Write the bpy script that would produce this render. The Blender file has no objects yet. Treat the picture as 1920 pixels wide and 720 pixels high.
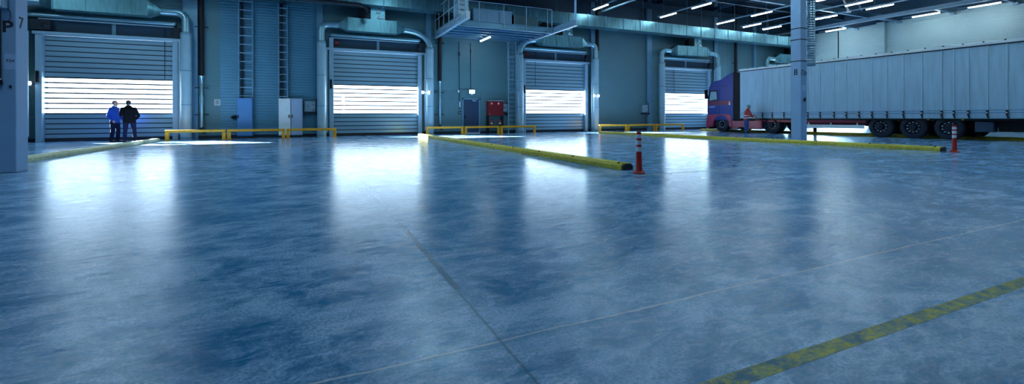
import bpy, math, random
from mathutils import Vector, Matrix
random.seed(7)
PI = math.pi
SC = bpy.context.scene
COL = SC.collection

# ------------------------------------------------------------------ materials
def _n(nt, t, **kw):
    n = nt.nodes.new(t)
    for k, v in kw.items(): setattr(n, k, v)
    return n

def mat(name, color, rough=0.5, metal=0.0, var=0.12, scale=6.0, stretch=(1, 1, 1), bump=0.0,
        rib=0.0, rib_pitch=0.1, rib_axis=2, rvar=0.1, emit=None, spec=None, coat=0.0):
    m = bpy.data.materials.new(name); m.use_nodes = True
    nt = m.node_tree; b = nt.nodes['Principled BSDF']; L = nt.links.new
    b.inputs['Roughness'].default_value = rough; b.inputs['Metallic'].default_value = metal
    if spec is not None: b.inputs['Specular IOR Level'].default_value = spec
    if coat: b.inputs['Coat Weight'].default_value = coat
    if emit:
        b.inputs['Emission Color'].default_value = (*color, 1); b.inputs['Emission Strength'].default_value = emit
        b.inputs['Base Color'].default_value = (*color, 1)
        return m
    geo = _n(nt, 'ShaderNodeNewGeometry')
    mp = _n(nt, 'ShaderNodeMapping'); mp.inputs['Scale'].default_value = stretch
    L(geo.outputs['Position'], mp.inputs['Vector'])
    no = _n(nt, 'ShaderNodeTexNoise'); no.inputs['Scale'].default_value = scale; no.inputs['Detail'].default_value = 5
    L(mp.outputs[0], no.inputs['Vector'])
    mr = _n(nt, 'ShaderNodeMapRange'); mr.inputs['From Min'].default_value = .3; mr.inputs['From Max'].default_value = .7
    L(no.outputs['Fac'], mr.inputs['Value'])
    mx = _n(nt, 'ShaderNodeMix', data_type='RGBA')
    mx.inputs[6].default_value = (*[max(0, c * (1 - var)) for c in color], 1)
    mx.inputs[7].default_value = (*[min(1, c * (1 + var)) for c in color], 1)
    L(mr.outputs[0], mx.inputs[0]); L(mx.outputs[2], b.inputs['Base Color'])
    rr = _n(nt, 'ShaderNodeMapRange'); rr.inputs['To Min'].default_value = max(.03, rough - rvar); rr.inputs['To Max'].default_value = min(1, rough + rvar)
    L(no.outputs['Fac'], rr.inputs['Value']); L(rr.outputs[0], b.inputs['Roughness'])
    h = None
    if rib:
        sp = _n(nt, 'ShaderNodeSeparateXYZ'); L(geo.outputs['Position'], sp.inputs[0])
        mu = _n(nt, 'ShaderNodeMath', operation='MULTIPLY'); mu.inputs[1].default_value = 2 * PI / rib_pitch
        L(sp.outputs[rib_axis], mu.inputs[0])
        si = _n(nt, 'ShaderNodeMath', operation='SINE'); L(mu.outputs[0], si.inputs[0])
        bm = _n(nt, 'ShaderNodeBump'); bm.inputs['Strength'].default_value = 1; bm.inputs['Distance'].default_value = rib
        L(si.outputs[0], bm.inputs['Height']); h = bm
    if bump:
        b2 = _n(nt, 'ShaderNodeBump'); b2.inputs['Strength'].default_value = 1; b2.inputs['Distance'].default_value = bump
        L(no.outputs['Fac'], b2.inputs['Height'])
        if h: L(h.outputs[0], b2.inputs['Normal'])
        h = b2
    if h: L(h.outputs[0], b.inputs['Normal'])
    return m

M = {}
M['wall'] = mat('wall_panel', (.105, .225, .255), .45, 0, .05, 1.2, rib=.0022, rib_pitch=.1)
M['wall_rib'] = mat('wall_rib_panel', (.09, .25, .35), .38, .1, .06, 1.2, rib=.006, rib_pitch=.14)
M['wall_smooth'] = mat('wall_smooth_panel', (.10, .20, .23), .5, 0, .05, 1.0, rib=.0015, rib_pitch=.3)
M['wall_vert'] = mat('wall_vertical_panel', (.105, .225, .255), .5, 0, .05, 1.0, rib=.006, rib_pitch=.5, rib_axis=0)
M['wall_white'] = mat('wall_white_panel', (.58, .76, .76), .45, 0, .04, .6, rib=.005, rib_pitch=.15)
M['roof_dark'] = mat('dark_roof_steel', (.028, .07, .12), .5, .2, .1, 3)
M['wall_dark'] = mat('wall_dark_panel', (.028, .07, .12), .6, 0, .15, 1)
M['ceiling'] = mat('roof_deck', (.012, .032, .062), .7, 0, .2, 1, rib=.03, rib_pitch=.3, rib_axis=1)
M['column'] = mat('painted_concrete', (.30, .46, .68), .55, 0, .05, 3, bump=.002)
M['galv'] = mat('galvanised_steel', (.18, .40, .47), .36, .85, .28, 3.0, (3, 3, .5), rvar=.12)
M['galv_blue'] = mat('galvanised_steel_spiral', (.42, .58, .70), .3, .85, .2, 4, rib=.004, rib_pitch=.10, rvar=.03)
M['galv_pipe'] = mat('spiral_pipe', (.36, .58, .66), .30, .75, .08, 3, rvar=.02)
M['pipe_paint'] = mat('grey_painted_pipe', (.32, .48, .56), .4, .15, .06, 3)
M['slat'] = mat('door_slat', (.30, .47, .58), .34, .45, .06, 2, (.3, 1, 3))
M['steel'] = mat('painted_steel', (.17, .34, .47), .4, .35, .08, 3)
M['steel_light'] = mat('light_steel', (.36, .54, .68), .38, .35, .06, 3)
M['dark'] = mat('dark_rubber', (.010, .016, .03), .6, 0, .2, 8)
M['black'] = mat('black_paint', (.005, .006, .010), .6, 0, .2, 8, spec=.2)
M['maroon'] = mat('black_pipe', (.006, .005, .010), .45, 0, .2, 4)
M['yellow'] = mat('yellow_paint', (.85, .37, .01), .5, 0, .14, 7, bump=.002)
M['curb_pale'] = mat('worn_glare_curb_paint', (.62, .58, .36), .55, 0, .25, 12, (4, 1, 1), bump=.004)  # worn yellow, lightened in colour to carry the glare on the left curb
M['curb'] = mat('yellow_curb_paint', (.66, .52, .05), .6, 0, .25, 12, (4, 1, 1), bump=.004)
M['red'] = mat('red_cabinet', (.22, .006, .010), .4, 0, .1, 4)
M['red_plastic'] = mat('red_plastic', (.62, .03, .02), .4, 0, .12, 6)
M['white'] = mat('white_paint', (.92, .94, .96), .45, 0, .03, 3)
M['reflect'] = mat('reflective_white', (.86, .84, .92), .35, 0, .03, 6)
M['blue_cab'] = mat('blue_cabinet', (.10, .27, .55), .45, 0, .05, 2)
M['grey_cab'] = mat('grey_cabinet', (.38, .48, .66), .45, 0, .05, 2)
M['ahu'] = mat('blue_grey_casing', (.26, .46, .66), .45, .1, .06, 2)
M['box'] = mat('control_box', (.30, .42, .50), .45, .1, .1, 8)
M['door_slab'] = mat('door_slab_paint', (.035, .06, .12), .4, 0, .06, 2)
M['truck_blue'] = mat('truck_blue', (.002, .028, .22), .42, 0, .08, 2)
M['truck_red'] = mat('truck_red', (.38, .03, .09), .35, 0, .12, 3, coat=.3)
M['truck_red_dark'] = mat('chassis_red', (.20, .01, .04), .5, 0, .15, 3)
M['stripe'] = mat('cab_stripe', (.16, .008, .05), .35, 0, .1, 3)
M['tarp'] = mat('tarpaulin', (.42, .60, .74), .5, 0, .10, 2.2, (1, 3, .35), bump=.012)
M['tarp_seam'] = mat('tarp_seam', (.50, .68, .80), .5, 0, .06, 3)
M['alu'] = mat('aluminium', (.86, .92, .95), .38, .0, .05, 3)
M['glass_dark'] = mat('cab_window', (.42, .62, .66), .08, .3, .25, 5)
M['tyre'] = mat('tyre_rubber', (.010, .016, .035), .65, 0, .2, 10)
M['rim'] = mat('wheel_rim', (.012, .02, .04), .4, .6, .15, 9)
M['skin'] = mat('skin', (.48, .27, .20), .5, 0, .06, 20)
M['hair_dark'] = mat('dark_hair', (.010, .010, .015), .6, 0, .3, 60, bump=.003)
M['hair_grey'] = mat('grey_hair', (.12, .12, .16), .6, 0, .3, 60, bump=.003)
M['jacket_blue'] = mat('blue_work_jacket', (.012, .06, .36), .85, 0, .12, 12, bump=.01, spec=.2)
M['jacket_black'] = mat('black_jacket', (.003, .003, .006), .9, 0, .2, 12, bump=.01, spec=.15)
M['jacket_red'] = mat('red_work_jacket', (.55, .05, .04), .7, 0, .15, 12, bump=.01)
M['trousers'] = mat('dark_trousers', (.006, .009, .035), .9, 0, .2, 14, bump=.008, spec=.1)
M['trousers_blue'] = mat('blue_trousers', (.02, .07, .25), .8, 0, .2, 14, bump=.008)
M['shoe'] = mat('black_shoe', (.006, .006, .01), .5, 0, .2, 14)
M['paper'] = mat('paper', (.45, .60, .85), .7, 0, .05, 5)
M['notice'] = mat('notice_plate', (.55, .62, .60), .6, 0, .05, 9)
M['ink'] = mat('black_ink', (.008, .010, .02), .6, 0, .1, 9)
M['tube'] = mat('lit_tube', (.70, .90, 1.0), emit=36)
M['tube_low'] = mat('lit_tube_platform', (.85, .97, .95), emit=20)
M['exit'] = mat('lit_exit_panel', (.60, 1.0, .82), emit=2.2)
M['lamp_small'] = mat('signal_lamp', (.85, .95, 1.0), emit=5)
M['yard'] = mat('outdoor_concrete', (.5, .5, .5), .8, 0, .1, 1)
M['reddot'] = mat('red_signal', (.35, .02, .02), .5)

def pane_mat():
    m = bpy.data.materials.new('clear_pane'); m.use_nodes = True
    nt = m.node_tree; nt.nodes.clear()
    o = _n(nt, 'ShaderNodeOutputMaterial'); mx = _n(nt, 'ShaderNodeMixShader')
    t = _n(nt, 'ShaderNodeBsdfTransparent'); t.inputs[0].default_value = (.93, .97, 1, 1)
    g = _n(nt, 'ShaderNodeBsdfGlossy'); g.inputs['Roughness'].default_value = .1
    mx.inputs[0].default_value = .06
    nt.links.new(t.outputs[0], mx.inputs[1]); nt.links.new(g.outputs[0], mx.inputs[2]); nt.links.new(mx.outputs[0], o.inputs[0])
    return m
M['pane'] = pane_mat()

def floor_mat():
    m = bpy.data.materials.new('polished_concrete'); m.use_nodes = True
    nt = m.node_tree; b = nt.nodes['Principled BSDF']; L = nt.links.new
    geo = _n(nt, 'ShaderNodeNewGeometry')
    def noise(scale, detail=6, rough=.6, st=(1, 1, 1), rot=0, dist=0):
        mp = _n(nt, 'ShaderNodeMapping'); mp.inputs['Scale'].default_value = st; mp.inputs['Rotation'].default_value = (0, 0, rot)
        L(geo.outputs['Position'], mp.inputs['Vector'])
        n = _n(nt, 'ShaderNodeTexNoise'); n.inputs['Scale'].default_value = scale; n.inputs['Detail'].default_value = detail
        n.inputs['Roughness'].default_value = rough; n.inputs['Distortion'].default_value = dist
        L(mp.outputs[0], n.inputs['Vector']); return n.outputs['Fac']
    def rng(v, a, c, lo=0., hi=1.):
        r = _n(nt, 'ShaderNodeMapRange'); r.inputs['From Min'].default_value = a; r.inputs['From Max'].default_value = c
        r.inputs['To Min'].default_value = lo; r.inputs['To Max'].default_value = hi
        L(v, r.inputs['Value']); return r.outputs[0]
    def math_(op, a, c=None):
        r = _n(nt, 'ShaderNodeMath', operation=op)
        for i, v in enumerate((a, c)):
            if v is None: continue
            if isinstance(v, (int, float)): r.inputs[i].default_value = v
            else: L(v, r.inputs[i])
        return r.outputs[0]
    def mix(f, a, c):
        r = _n(nt, 'ShaderNodeMix', data_type='RGBA')
        L(f, r.inputs[0]) if not isinstance(f, float) else setattr(r.inputs[0], 'default_value', f)
        for i, v in ((6, a), (7, c)):
            if isinstance(v, tuple): r.inputs[i].default_value = (*v, 1)
            else: L(v, r.inputs[i])
        return r.outputs[2]
    big = noise(.45, 5, .55, dist=.6)
    mid = noise(1.9, 8, .68, (1, 1.5, 1), .5, .8)
    scuff = noise(5.5, 9, .75, (1, 2.6, 1), -.5, 1.2)
    fine = noise(60, 4, .7)
    scr1 = noise(2.2, 3, .5, (.5, 14, 1), .9, .3)
    scr2 = noise(2.0, 3, .5, (.5, 16, 1), -.75, .3)
    pale = math_('MULTIPLY', rng(mid, .40, .60), rng(big, .34, .56, .25, 1))
    pale = math_('ADD', pale, math_('MULTIPLY', rng(scuff, .47, .66), .55))
    pale = math_('MULTIPLY', pale, rng(fine, .35, .62, .25, 1.3))
    c = mix(rng(big, .35, .65), (.010, .125, .34), (.030, .22, .53))
    c = mix(rng(scuff, .35, .6), c, (.06, .28, .58))
    c = mix(math_('MINIMUM', pale, 1.0), c, (.46, .68, 1.0))
    s1 = math_('MULTIPLY', rng(scr1, .61, .66), rng(big, .45, .6)); s2 = math_('MULTIPLY', rng(scr2, .62, .67), rng(mid, .45, .6))
    c = mix(math_('MULTIPLY', math_('MAXIMUM', s1, s2), .5), c, (.42, .56, .75))
    # construction joints: one along X at y=1.83, one along Y at x=.78 (dark filler on part of it)
    sp = _n(nt, 'ShaderNodeSeparateXYZ'); L(geo.outputs['Position'], sp.inputs[0])
    wob = rng(noise(3, 4), .3, .7, -.008, .008)
    def band(v, centre, half, soft=.004):
        d = math_('ABSOLUTE', math_('SUBTRACT', math_('ADD', v, wob), centre))
        return rng(d, half + soft, half, 0, 1)
    jx = band(sp.outputs[1], 1.83, .0045, .004)
    jy = band(sp.outputs[0], .78, .004, .006)
    jx2 = band(sp.outputs[1], 13.6, .02, .01)
    fill = math_('MULTIPLY', band(sp.outputs[0], .785, .017, .008), math_('MULTIPLY', rng(sp.outputs[1], 2.45, 2.5), rng(sp.outputs[1], 4.15, 4.0)))
    c = mix(math_('MULTIPLY', jx, rng(scuff, .35, .6, .45, 1)), c, (.72, .80, .92))
    c = mix(math_('MULTIPLY', jy, .6), c, (.03, .10, .20))
    c = mix(math_('MULTIPLY', jx2, .4), c, (.03, .10, .20))
    c = mix(math_('MULTIPLY', fill, .85), c, (.008, .09, .24))
    L(c, b.inputs['Base Color'])
    ro = math_('ADD', rng(mid, .35, .7, .08, .18), math_('MULTIPLY', rng(scuff, .45, .7), .11))
    L(ro, b.inputs['Roughness'])
    b.inputs['Specular IOR Level'].default_value = .62
    bp = _n(nt, 'ShaderNodeBump'); bp.inputs['Strength'].default_value = .6; bp.inputs['Distance'].default_value = .003
    L(math_('ADD', math_('MULTIPLY', scuff, .9), math_('MULTIPLY', fine, .18)), bp.inputs['Height'])
    L(bp.outputs[0], b.inputs['Normal'])
    return m, None
M['floor'], _ = floor_mat()

def worn_line_mat():
    m = mat('worn_yellow_paint', (.62, .56, .10), .5, 0, .3, 25, (1, 3, 1), bump=.002)
    nt = m.node_tree; b = nt.nodes['Principled BSDF']; L = nt.links.new
    src = b.inputs['Base Color'].links[0].from_socket
    geo = _n(nt, 'ShaderNodeNewGeometry'); n = _n(nt, 'ShaderNodeTexNoise'); n.inputs['Scale'].default_value = 9; n.inputs['Detail'].default_value = 10; n.inputs['Roughness'].default_value = .75
    L(geo.outputs['Position'], n.inputs['Vector'])
    r = _n(nt, 'ShaderNodeMapRange'); r.inputs['From Min'].default_value = .42; r.inputs['From Max'].default_value = .58
    L(n.outputs['Fac'], r.inputs['Value'])
    mx = _n(nt, 'ShaderNodeMix', data_type='RGBA'); L(r.outputs[0], mx.inputs[0]); L(src, mx.inputs[6]); mx.inputs[7].default_value = (.07, .20, .30, 1)
    L(mx.outputs[2], b.inputs['Base Color']); return m
M['worn'] = worn_line_mat()

# ------------------------------------------------------------------ mesh builder
KEEP = {'curtain', 'hinge_strip', 'print', 'pictogram', 'small_lettering', 'cable', 'door_gap', 'anchor_bolt', 'body', 'jacket', 'trousers', 'shoe', 'hair', 'cap', 'duct_body', 'wheel_arch_panel', 'front_mudguard', 'mudguard', 'rear_mudguard', 'side_curtain', 'symbol'}
class MB:
    def __init__(s): s.v = []; s.f = []; s.sh = []
    def _add(s, vs, fs):
        o = len(s.v); s.sh.append((o, len(vs), len(s.f), len(fs))); s.v += [tuple(v) for v in vs]; s.f += [[i + o for i in f] for f in fs]; return s
    def box(s, x0, x1, y0, y1, z0, z1):
        x0, x1 = sorted((x0, x1)); y0, y1 = sorted((y0, y1)); z0, z1 = sorted((z0, z1))
        return s._add([(x0, y0, z0), (x1, y0, z0), (x1, y1, z0), (x0, y1, z0), (x0, y0, z1), (x1, y0, z1), (x1, y1, z1), (x0, y1, z1)],
                      [(0, 3, 2, 1), (4, 5, 6, 7), (0, 1, 5, 4), (1, 2, 6, 5), (2, 3, 7, 6), (3, 0, 4, 7)])
    def loft(s, rings, cap=True):
        n = len(rings[0]); vs = [p for r in rings for p in r]; fs = []
        for i in range(len(rings) - 1):
            for k in range(n):
                a = i * n + k; b_ = i * n + (k + 1) % n
                fs.append((a, b_, b_ + n, a + n))
        if cap: fs.append(tuple(range(n - 1, -1, -1))); fs.append(tuple((len(rings) - 1) * n + k for k in range(n)))
        return s._add(vs, fs)
    def tube(s, pts, r, n=16, cap=True):
        pts = [Vector(p) for p in pts]; rs = r if isinstance(r, (list, tuple)) else [r] * len(pts)
        rings = []; prev = None
        for i, p in enumerate(pts):
            d = (pts[min(i + 1, len(pts) - 1)] - pts[max(i - 1, 0)]).normalized()
            if prev is None: u = d.orthogonal().normalized()
            else:
                u = (prev - d * prev.dot(d)); u = u.normalized() if u.length > 1e-6 else d.orthogonal().normalized()
            prev = u; w = d.cross(u)
            rings.append([p + (u * math.cos(2 * PI * k / n) + w * math.sin(2 * PI * k / n)) * rs[i] for k in range(n)])
        return s.loft(rings, cap)
    def cyl(s, p, q, r, n=16): return s.tube([p, q], r, n)
    def prism(s, poly, axis, a, b_):
        # poly is a list of 2D points in the two other axes (order x,y,z without `axis`)
        def P(u, w, t):
            c = [u, w]; c.insert(axis, t); return tuple(c)
        return s.loft([[P(u, w, a) for u, w in poly], [P(u, w, b_) for u, w in poly]])
    def lathe(s, prof, c, axis=2, n=24, cap=True):
        rings = []
        for r, h in prof:
            ring = []
            for k in range(n):
                a = 2 * PI * k / n; u, w = r * math.cos(a), r * math.sin(a)
                p = [u, w]; p.insert(axis, h)
                ring.append((p[0] + c[0], p[1] + c[1], p[2] + c[2]))
            rings.append(ring)
        return s.loft(rings, cap)
    def ball(s, c, r, n=14, m_=9):
        r = r if isinstance(r, (tuple, list)) else (r, r, r); rings = []
        for i in range(1, m_):
            t = PI * i / m_
            rings.append([(c[0] + r[0] * math.sin(t) * math.cos(2 * PI * k / n), c[1] + r[1] * math.sin(t) * math.sin(2 * PI * k / n), c[2] - r[2] * math.cos(t)) for k in range(n)])
        return s.loft(rings)
    def mesh(s, name, off=(0, 0, 0), smooth=True, material=None):
        me = bpy.data.meshes.new(name)
        me.from_pydata([(v[0] - off[0], v[1] - off[1], v[2] - off[2]) for v in s.v], [], s.f)
        me.update()
        import bmesh
        bm = bmesh.new(); bm.from_mesh(me); bmesh.ops.recalc_face_normals(bm, faces=bm.faces); bm.to_mesh(me); bm.free()
        if smooth:
            me.polygons.foreach_set('use_smooth', [True] * len(me.polygons)); me.set_sharp_from_angle(angle=math.radians(38))
        if material: me.materials.append(material)
        return me
    def build(s, name, material, parent=None, bevel=0, smooth=True):
        """a part under parent (same axes), or a top-level mesh with its origin at its base"""
        if parent is not None and len(s.sh) > 1 and name not in KEEP:
            bb = []
            for o_, n_, fo, fn in s.sh:
                vs = s.v[o_:o_ + n_]; bb.append([(min(v[i] for v in vs) - .004, max(v[i] for v in vs) + .004) for i in range(3)])
            g = list(range(len(bb)))
            def root(i):
                while g[i] != i: i = g[i]
                return i
            for i in range(len(bb)):
                for j in range(i):
                    if all(bb[i][q][0] <= bb[j][q][1] and bb[j][q][0] <= bb[i][q][1] for q in range(3)): g[root(i)] = root(j)
            roots = sorted({root(i) for i in range(len(bb))})
            if len(roots) > 1:
                first = None
                for r_ in roots:
                    m2 = MB()
                    for i, (o_, n_, fo, fn) in enumerate(s.sh):
                        if root(i) == r_: m2._add(s.v[o_:o_ + n_], [[q - o_ for q in f_] for f_ in s.f[fo:fo + fn]])
                    ob = m2.build(name, material, parent, bevel, smooth); first = first or ob
                return first
        if parent is None:
            xs = [v[0] for v in s.v]; ys = [v[1] for v in s.v]; zs = [v[2] for v in s.v]
            off = ((min(xs) + max(xs)) / 2, (min(ys) + max(ys)) / 2, min(zs))
        else:
            r = parent
            while r.parent: r = r.parent
            off = tuple(r.get('_o', (0, 0, 0)))
        o = bpy.data.objects.new(name, s.mesh(name, off, smooth, material)); COL.objects.link(o)
        if parent is None: o.location = off; o['_o'] = off
        else: o.parent = parent
        if bevel:
            b = o.modifiers.new('bevel', 'BEVEL'); b.width = bevel; b.segments = 2; b.limit_method = 'ANGLE'; b.angle_limit = math.radians(40)
        return o

def tag(o, label, cat=None, group=None, kind=None):
    if label: o['label'] = label
    if cat: o['category'] = cat
    if group: o['group'] = group
    if kind: o['kind'] = kind
    return o

def thing(name, loc, label, cat=None, group=None, kind=None):
    o = bpy.data.objects.new(name, None); COL.objects.link(o); o.location = loc; o['_o'] = tuple(loc); o.empty_display_size = .2
    return tag(o, label, cat, group, kind)

def copy_tree(o, parent=None):
    c = o.copy(); COL.objects.link(c)
    if parent: c.parent = parent
    for ch in [x for x in bpy.data.objects if x.parent == o and x != c]: copy_tree(ch, c)
    return c

def text_mesh(name, body, size, material, parent, loc, facing, extrude=.002, off=None, label=None, bold=.0):
    cu = bpy.data.curves.new(name, 'FONT'); cu.body = body; cu.size = size; cu.extrude = extrude; cu.align_x = 'CENTER'; cu.align_y = 'CENTER'; cu.offset = bold
    t = bpy.data.objects.new(name, cu); COL.objects.link(t)
    bpy.context.view_layer.update()
    me = bpy.data.meshes.new_from_object(t.evaluated_get(bpy.context.evaluated_depsgraph_get()))
    bpy.data.objects.remove(t); bpy.data.curves.remove(cu)
    rot = {'-y': Matrix.Rotation(PI / 2, 4, 'X'), '-x': Matrix.Rotation(-PI / 2, 4, 'Z') @ Matrix.Rotation(PI / 2, 4, 'X'),
           '+x': Matrix.Rotation(PI / 2, 4, 'Z') @ Matrix.Rotation(PI / 2, 4, 'X')}[facing]
    me.transform(rot)
    r = parent
    while r and r.parent: r = r.parent
    off = Vector(tuple(r.get('_o', (0, 0, 0)))) if r else Vector((0, 0, 0))
    me.transform(Matrix.Translation(Vector(loc) - off))
    me.materials.clear(); me.materials.append(material); me.name = name
    o = bpy.data.objects.new(name, me); COL.objects.link(o); o.parent = parent
    return o

# ------------------------------------------------------------------ the hall shell
XL, XR, YB, YW, ZC = -17.0, 40.9, -15.0, 26.05, 10.2
DOORS = [-8.10, 3.52, 15.06, 26.76, 38.40]
tag(MB().box(XL - 2, XR + 2, YB - 2, YW + .3, -.3, 0).build('floor', M['floor'], smooth=False), 'polished blue-grey concrete hall floor with scuffs and joints', kind='structure')
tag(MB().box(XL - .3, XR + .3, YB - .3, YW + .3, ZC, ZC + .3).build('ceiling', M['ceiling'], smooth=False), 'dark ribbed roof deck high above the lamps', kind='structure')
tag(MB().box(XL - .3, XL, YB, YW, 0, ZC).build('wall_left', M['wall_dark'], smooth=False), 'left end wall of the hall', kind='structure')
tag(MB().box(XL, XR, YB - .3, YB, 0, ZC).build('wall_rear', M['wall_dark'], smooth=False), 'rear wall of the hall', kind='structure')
wb = MB(); edges = [XL]
for c in DOORS: edges += [c - 2.3, c + 2.3]
edges.append(XR + .3)
PD0, PD1 = 8.61, 9.69          # pedestrian door
for i in range(0, len(edges), 2):
    if i == 4:
        wb.box(edges[i], PD0, YW, YW + .25, 0, ZC); wb.box(PD1, edges[i + 1], YW, YW + .25, 0, ZC); wb.box(PD0, PD1, YW, YW + .25, 2.14, ZC)
    else: wb.box(edges[i], edges[i + 1], YW, YW + .25, 0, ZC)
for c in DOORS: wb.box(c - 2.3, c + 2.3, YW, YW + .25, 4.6, ZC)
tag(wb.build('wall_back', M['wall'], smooth=False), 'ribbed blue-grey panel wall holding the roller doors', kind='structure')
# thicker cladding fields lying on the wall
def field(n, x0, x1, z0, z1, m, label):
    tag(MB().box(x0, x1, YW - .03, YW, z0, z1).build(n, m, smooth=False), label, kind='structure')
field('trim_1', -3.95, .38, .15, 7.0, M['wall_rib'], 'strongly ribbed cladding field left of the second roller door')
field('trim_2', 6.9, PD0 - .1, .15, 2.58, M['wall_smooth'], 'smooth plinth cladding left of the grey pedestrian door')
field('trim_3', PD1 + .1, 11.95, .15, 2.58, M['wall_smooth'], 'smooth plinth cladding behind the red hose cabinet')
field('trim_4', 18.6, 22.9, .15, 7.2, M['wall_smooth'], 'smooth wall field right of the third roller door')
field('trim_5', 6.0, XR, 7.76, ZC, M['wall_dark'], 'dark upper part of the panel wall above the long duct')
field('trim_6', 30.35, 34.55, .15, 7.6, M['wall_vert'], 'wall field of vertical panels left of the trailer front')
k = 7
for x0, x1 in ((-5.44, -4.86), (.40, .72), (6.3, 6.62), (17.95, 18.3), (22.95, 23.4), (29.9, 30.3), (34.6, 34.9)):
    b = MB(); b.box(x0, x1, YW - .16, YW - .13, 0, ZC); b.box(x0, x0 + .03, YW - .13, YW - .03, 0, ZC); b.box(x1 - .03, x1, YW - .13, YW - .03, 0, ZC)
    tag(b.build('trim_%d' % k, M['steel'], smooth=False), 'blue-grey steel wall column rising beside a roller door', kind='structure'); k += 1
# skirting
for i in range(0, len(edges) - 1, 2):
    segs = [(edges[i], edges[i + 1])] if i != 4 else [(edges[i], PD0 - .06), (PD1 + .06, edges[i + 1])]
    for a, b_ in segs:
        tag(MB().box(a, min(b_, XR), YW - .02, YW, 0, .14).build('baseboard_back', M['dark'], smooth=False), 'dark skirting at the foot of the panel wall', kind='structure')
# right wall
rw = MB().box(XR, XR + .3, YB, YW, 0, ZC)
tag(rw.build('wall_right', M['wall_white'], smooth=False), 'brightly lit white panel wall behind the trailer', kind='structure')
tag(MB().box(XR - .30, XR, 19.3, 19.85, 0, 8.3).build('trim_%d' % k, M['wall_white'], bevel=.01), 'pale pilaster on the white wall above the trailer', kind='structure'); k += 1
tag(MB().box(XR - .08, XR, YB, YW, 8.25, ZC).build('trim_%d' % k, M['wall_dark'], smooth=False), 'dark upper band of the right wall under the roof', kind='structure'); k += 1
tag(MB().cyl((XR - .05, 22.75, 5.2), (XR - .05, 22.75, 8.2), .035, 8).build('wall_conduit', M['dark']), 'thin dark vertical conduit on the white wall above the trailer', 'conduit')
# outside
tag(MB().box(-160, 160, YW + .4, 200, -.35, -.05).build('outdoor_yard', M['yard'], smooth=False), 'bright concrete yard outside the roller doors', kind='structure')

M['yard_block'] = mat('yard_block_cladding', (.80, .82, .85), .7, 0, .05, .3, rib=.02, rib_pitch=.5, rib_axis=0)
tag(MB().box(-90, -17.6, 60, 75, -.05, 2.9).box(-90.3, -17.3, 59.8, 75.2, 2.9, 3.1).build('added_yard_block', M['yard_block'], smooth=False), 'grey block added across the yard to dim the leftmost door reflection', kind='structure')  # added only to vary the leftmost door's reflection in the floor
tag(MB().box(4.2, 10.2, 60, 66, -.05, 4.0).box(4.1, 10.3, 59.9, 66.1, 4.0, 4.15).build('added_yard_block', M['yard_block'], smooth=False), 'small grey block added across the yard to darken the second door view', kind='structure')  # added only to darken part of the second door's bright band
# ------------------------------------------------------------------ roller doors
def door_model(c, n, left_motor):
    t = thing('door_%d' % n, (c, 25.95, 0), {1: 'roller door behind the two standing people', 2: 'second roller door from the left, with tall lit left guide post',
        3: 'roller door right of the red hose cabinet and caged ladder', 4: 'roller door just left of the blue truck cab', 5: 'roller door behind the trailer, only its head showing'}[n], kind='structure')
    x0, x1 = c - 2.3, c + 2.3; p = .2257
    s = MB(); h = MB()
    zs = [.13, .33] + [.33 + .2228 * i for i in range(1, 5)]
    zs[-1] = 1.22
    def slat(a, b_): s.box(x0, x1, 25.955, 25.99, a + .022, b_ - .022); h.box(x0, x1, 25.97, 25.985, a - .024, a + .024)
    for i in range(len(zs) - 1): slat(zs[i], zs[i + 1])
    up = [2.80 + .230 * i for i in range(9)]
    for i in range(8): slat(up[i], up[i + 1])
    s.build('curtain', M['slat'], t, smooth=False)
    for i in range(8): h.box(x0, x1, 25.955, 25.99, 1.22 + p * i - .031, 1.22 + p * i + .031)
    h.build('hinge_strip', M['dark'], t, smooth=False)
    for i in range(7):
        MB().box(x0 + .03, x1 - .03, 25.972, 25.980, 1.22 + p * i + .031, 1.22 + p * (i + 1) - .031).build('vision_pane', M['pane'], t, smooth=False)
    MB().box(x0, x1, 25.95, 26.0, 0, .14).build('bottom_seal', M['dark'], t, smooth=False)
    for sx in (-1, 1):
        xa = c + sx * 2.28; xb = c + sx * 2.50
        MB().box(xa, xb, 25.72, 26.02, 0, 5.30 if (n == 2 and sx < 0) else 4.62).build('guide_post', M['steel_light'], t, bevel=.01)
    MB().box(x0 - .30, x1 + .34, 25.70, 26.02, 4.63, 4.77).build('roll_cover', M['steel_light'], t, bevel=.02)
    MB().box(x0, x1, 25.99, 26.04, 4.78, 5.32).build('back_panel', M['wall_dark'], t, smooth=False)
    MB().box(c + .0, c + .14, 25.94, 25.99, 4.78, 5.32).build('mullion', M['steel'], t, smooth=False)
    MB().cyl((x0 - (.5 if left_motor else .1), 25.82, 5.46), (x1 + .1, 25.82, 5.46), .10, 18).build('head_tube', M['galv_pipe'], t)
    MB().box(x0 - .1, x1 + .05, 25.74, 25.80, 5.28, 5.32).build('head_rail', M['steel_light'], t, smooth=False)
    m = MB().box(x1 + .02, x1 + .32, 25.62, 25.90, 4.80, 5.26); m.cyl((x1 - .05, 25.76, 4.98), (x1 + .05, 25.76, 4.98), .12)
    m.build('drive_motor', M['dark'], t, bevel=.02)
    if left_motor:
        m = MB().box(x0 - .34, x0 + .30, 25.70, 25.95, 4.82, 5.26); m.ball((x0 + .12, 25.70, 5.02), (.12, .05, .12)); m.build('drive_motor', M['dark'], t, bevel=.02)
    else:
        MB().box(x0 + .10, x0 + .32, 25.88, 25.98, 4.98, 5.14).build('warning_lamp', M['reddot'], t, bevel=.01)
    MB().box(x0 - .16, x0 - .06, 25.64, 25.72, 2.55, 3.05).build('control_switch', M['black'], t, bevel=.01)
    return t
for i, c in enumerate(DOORS): door_model(c, i + 1, i == 0)
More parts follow.
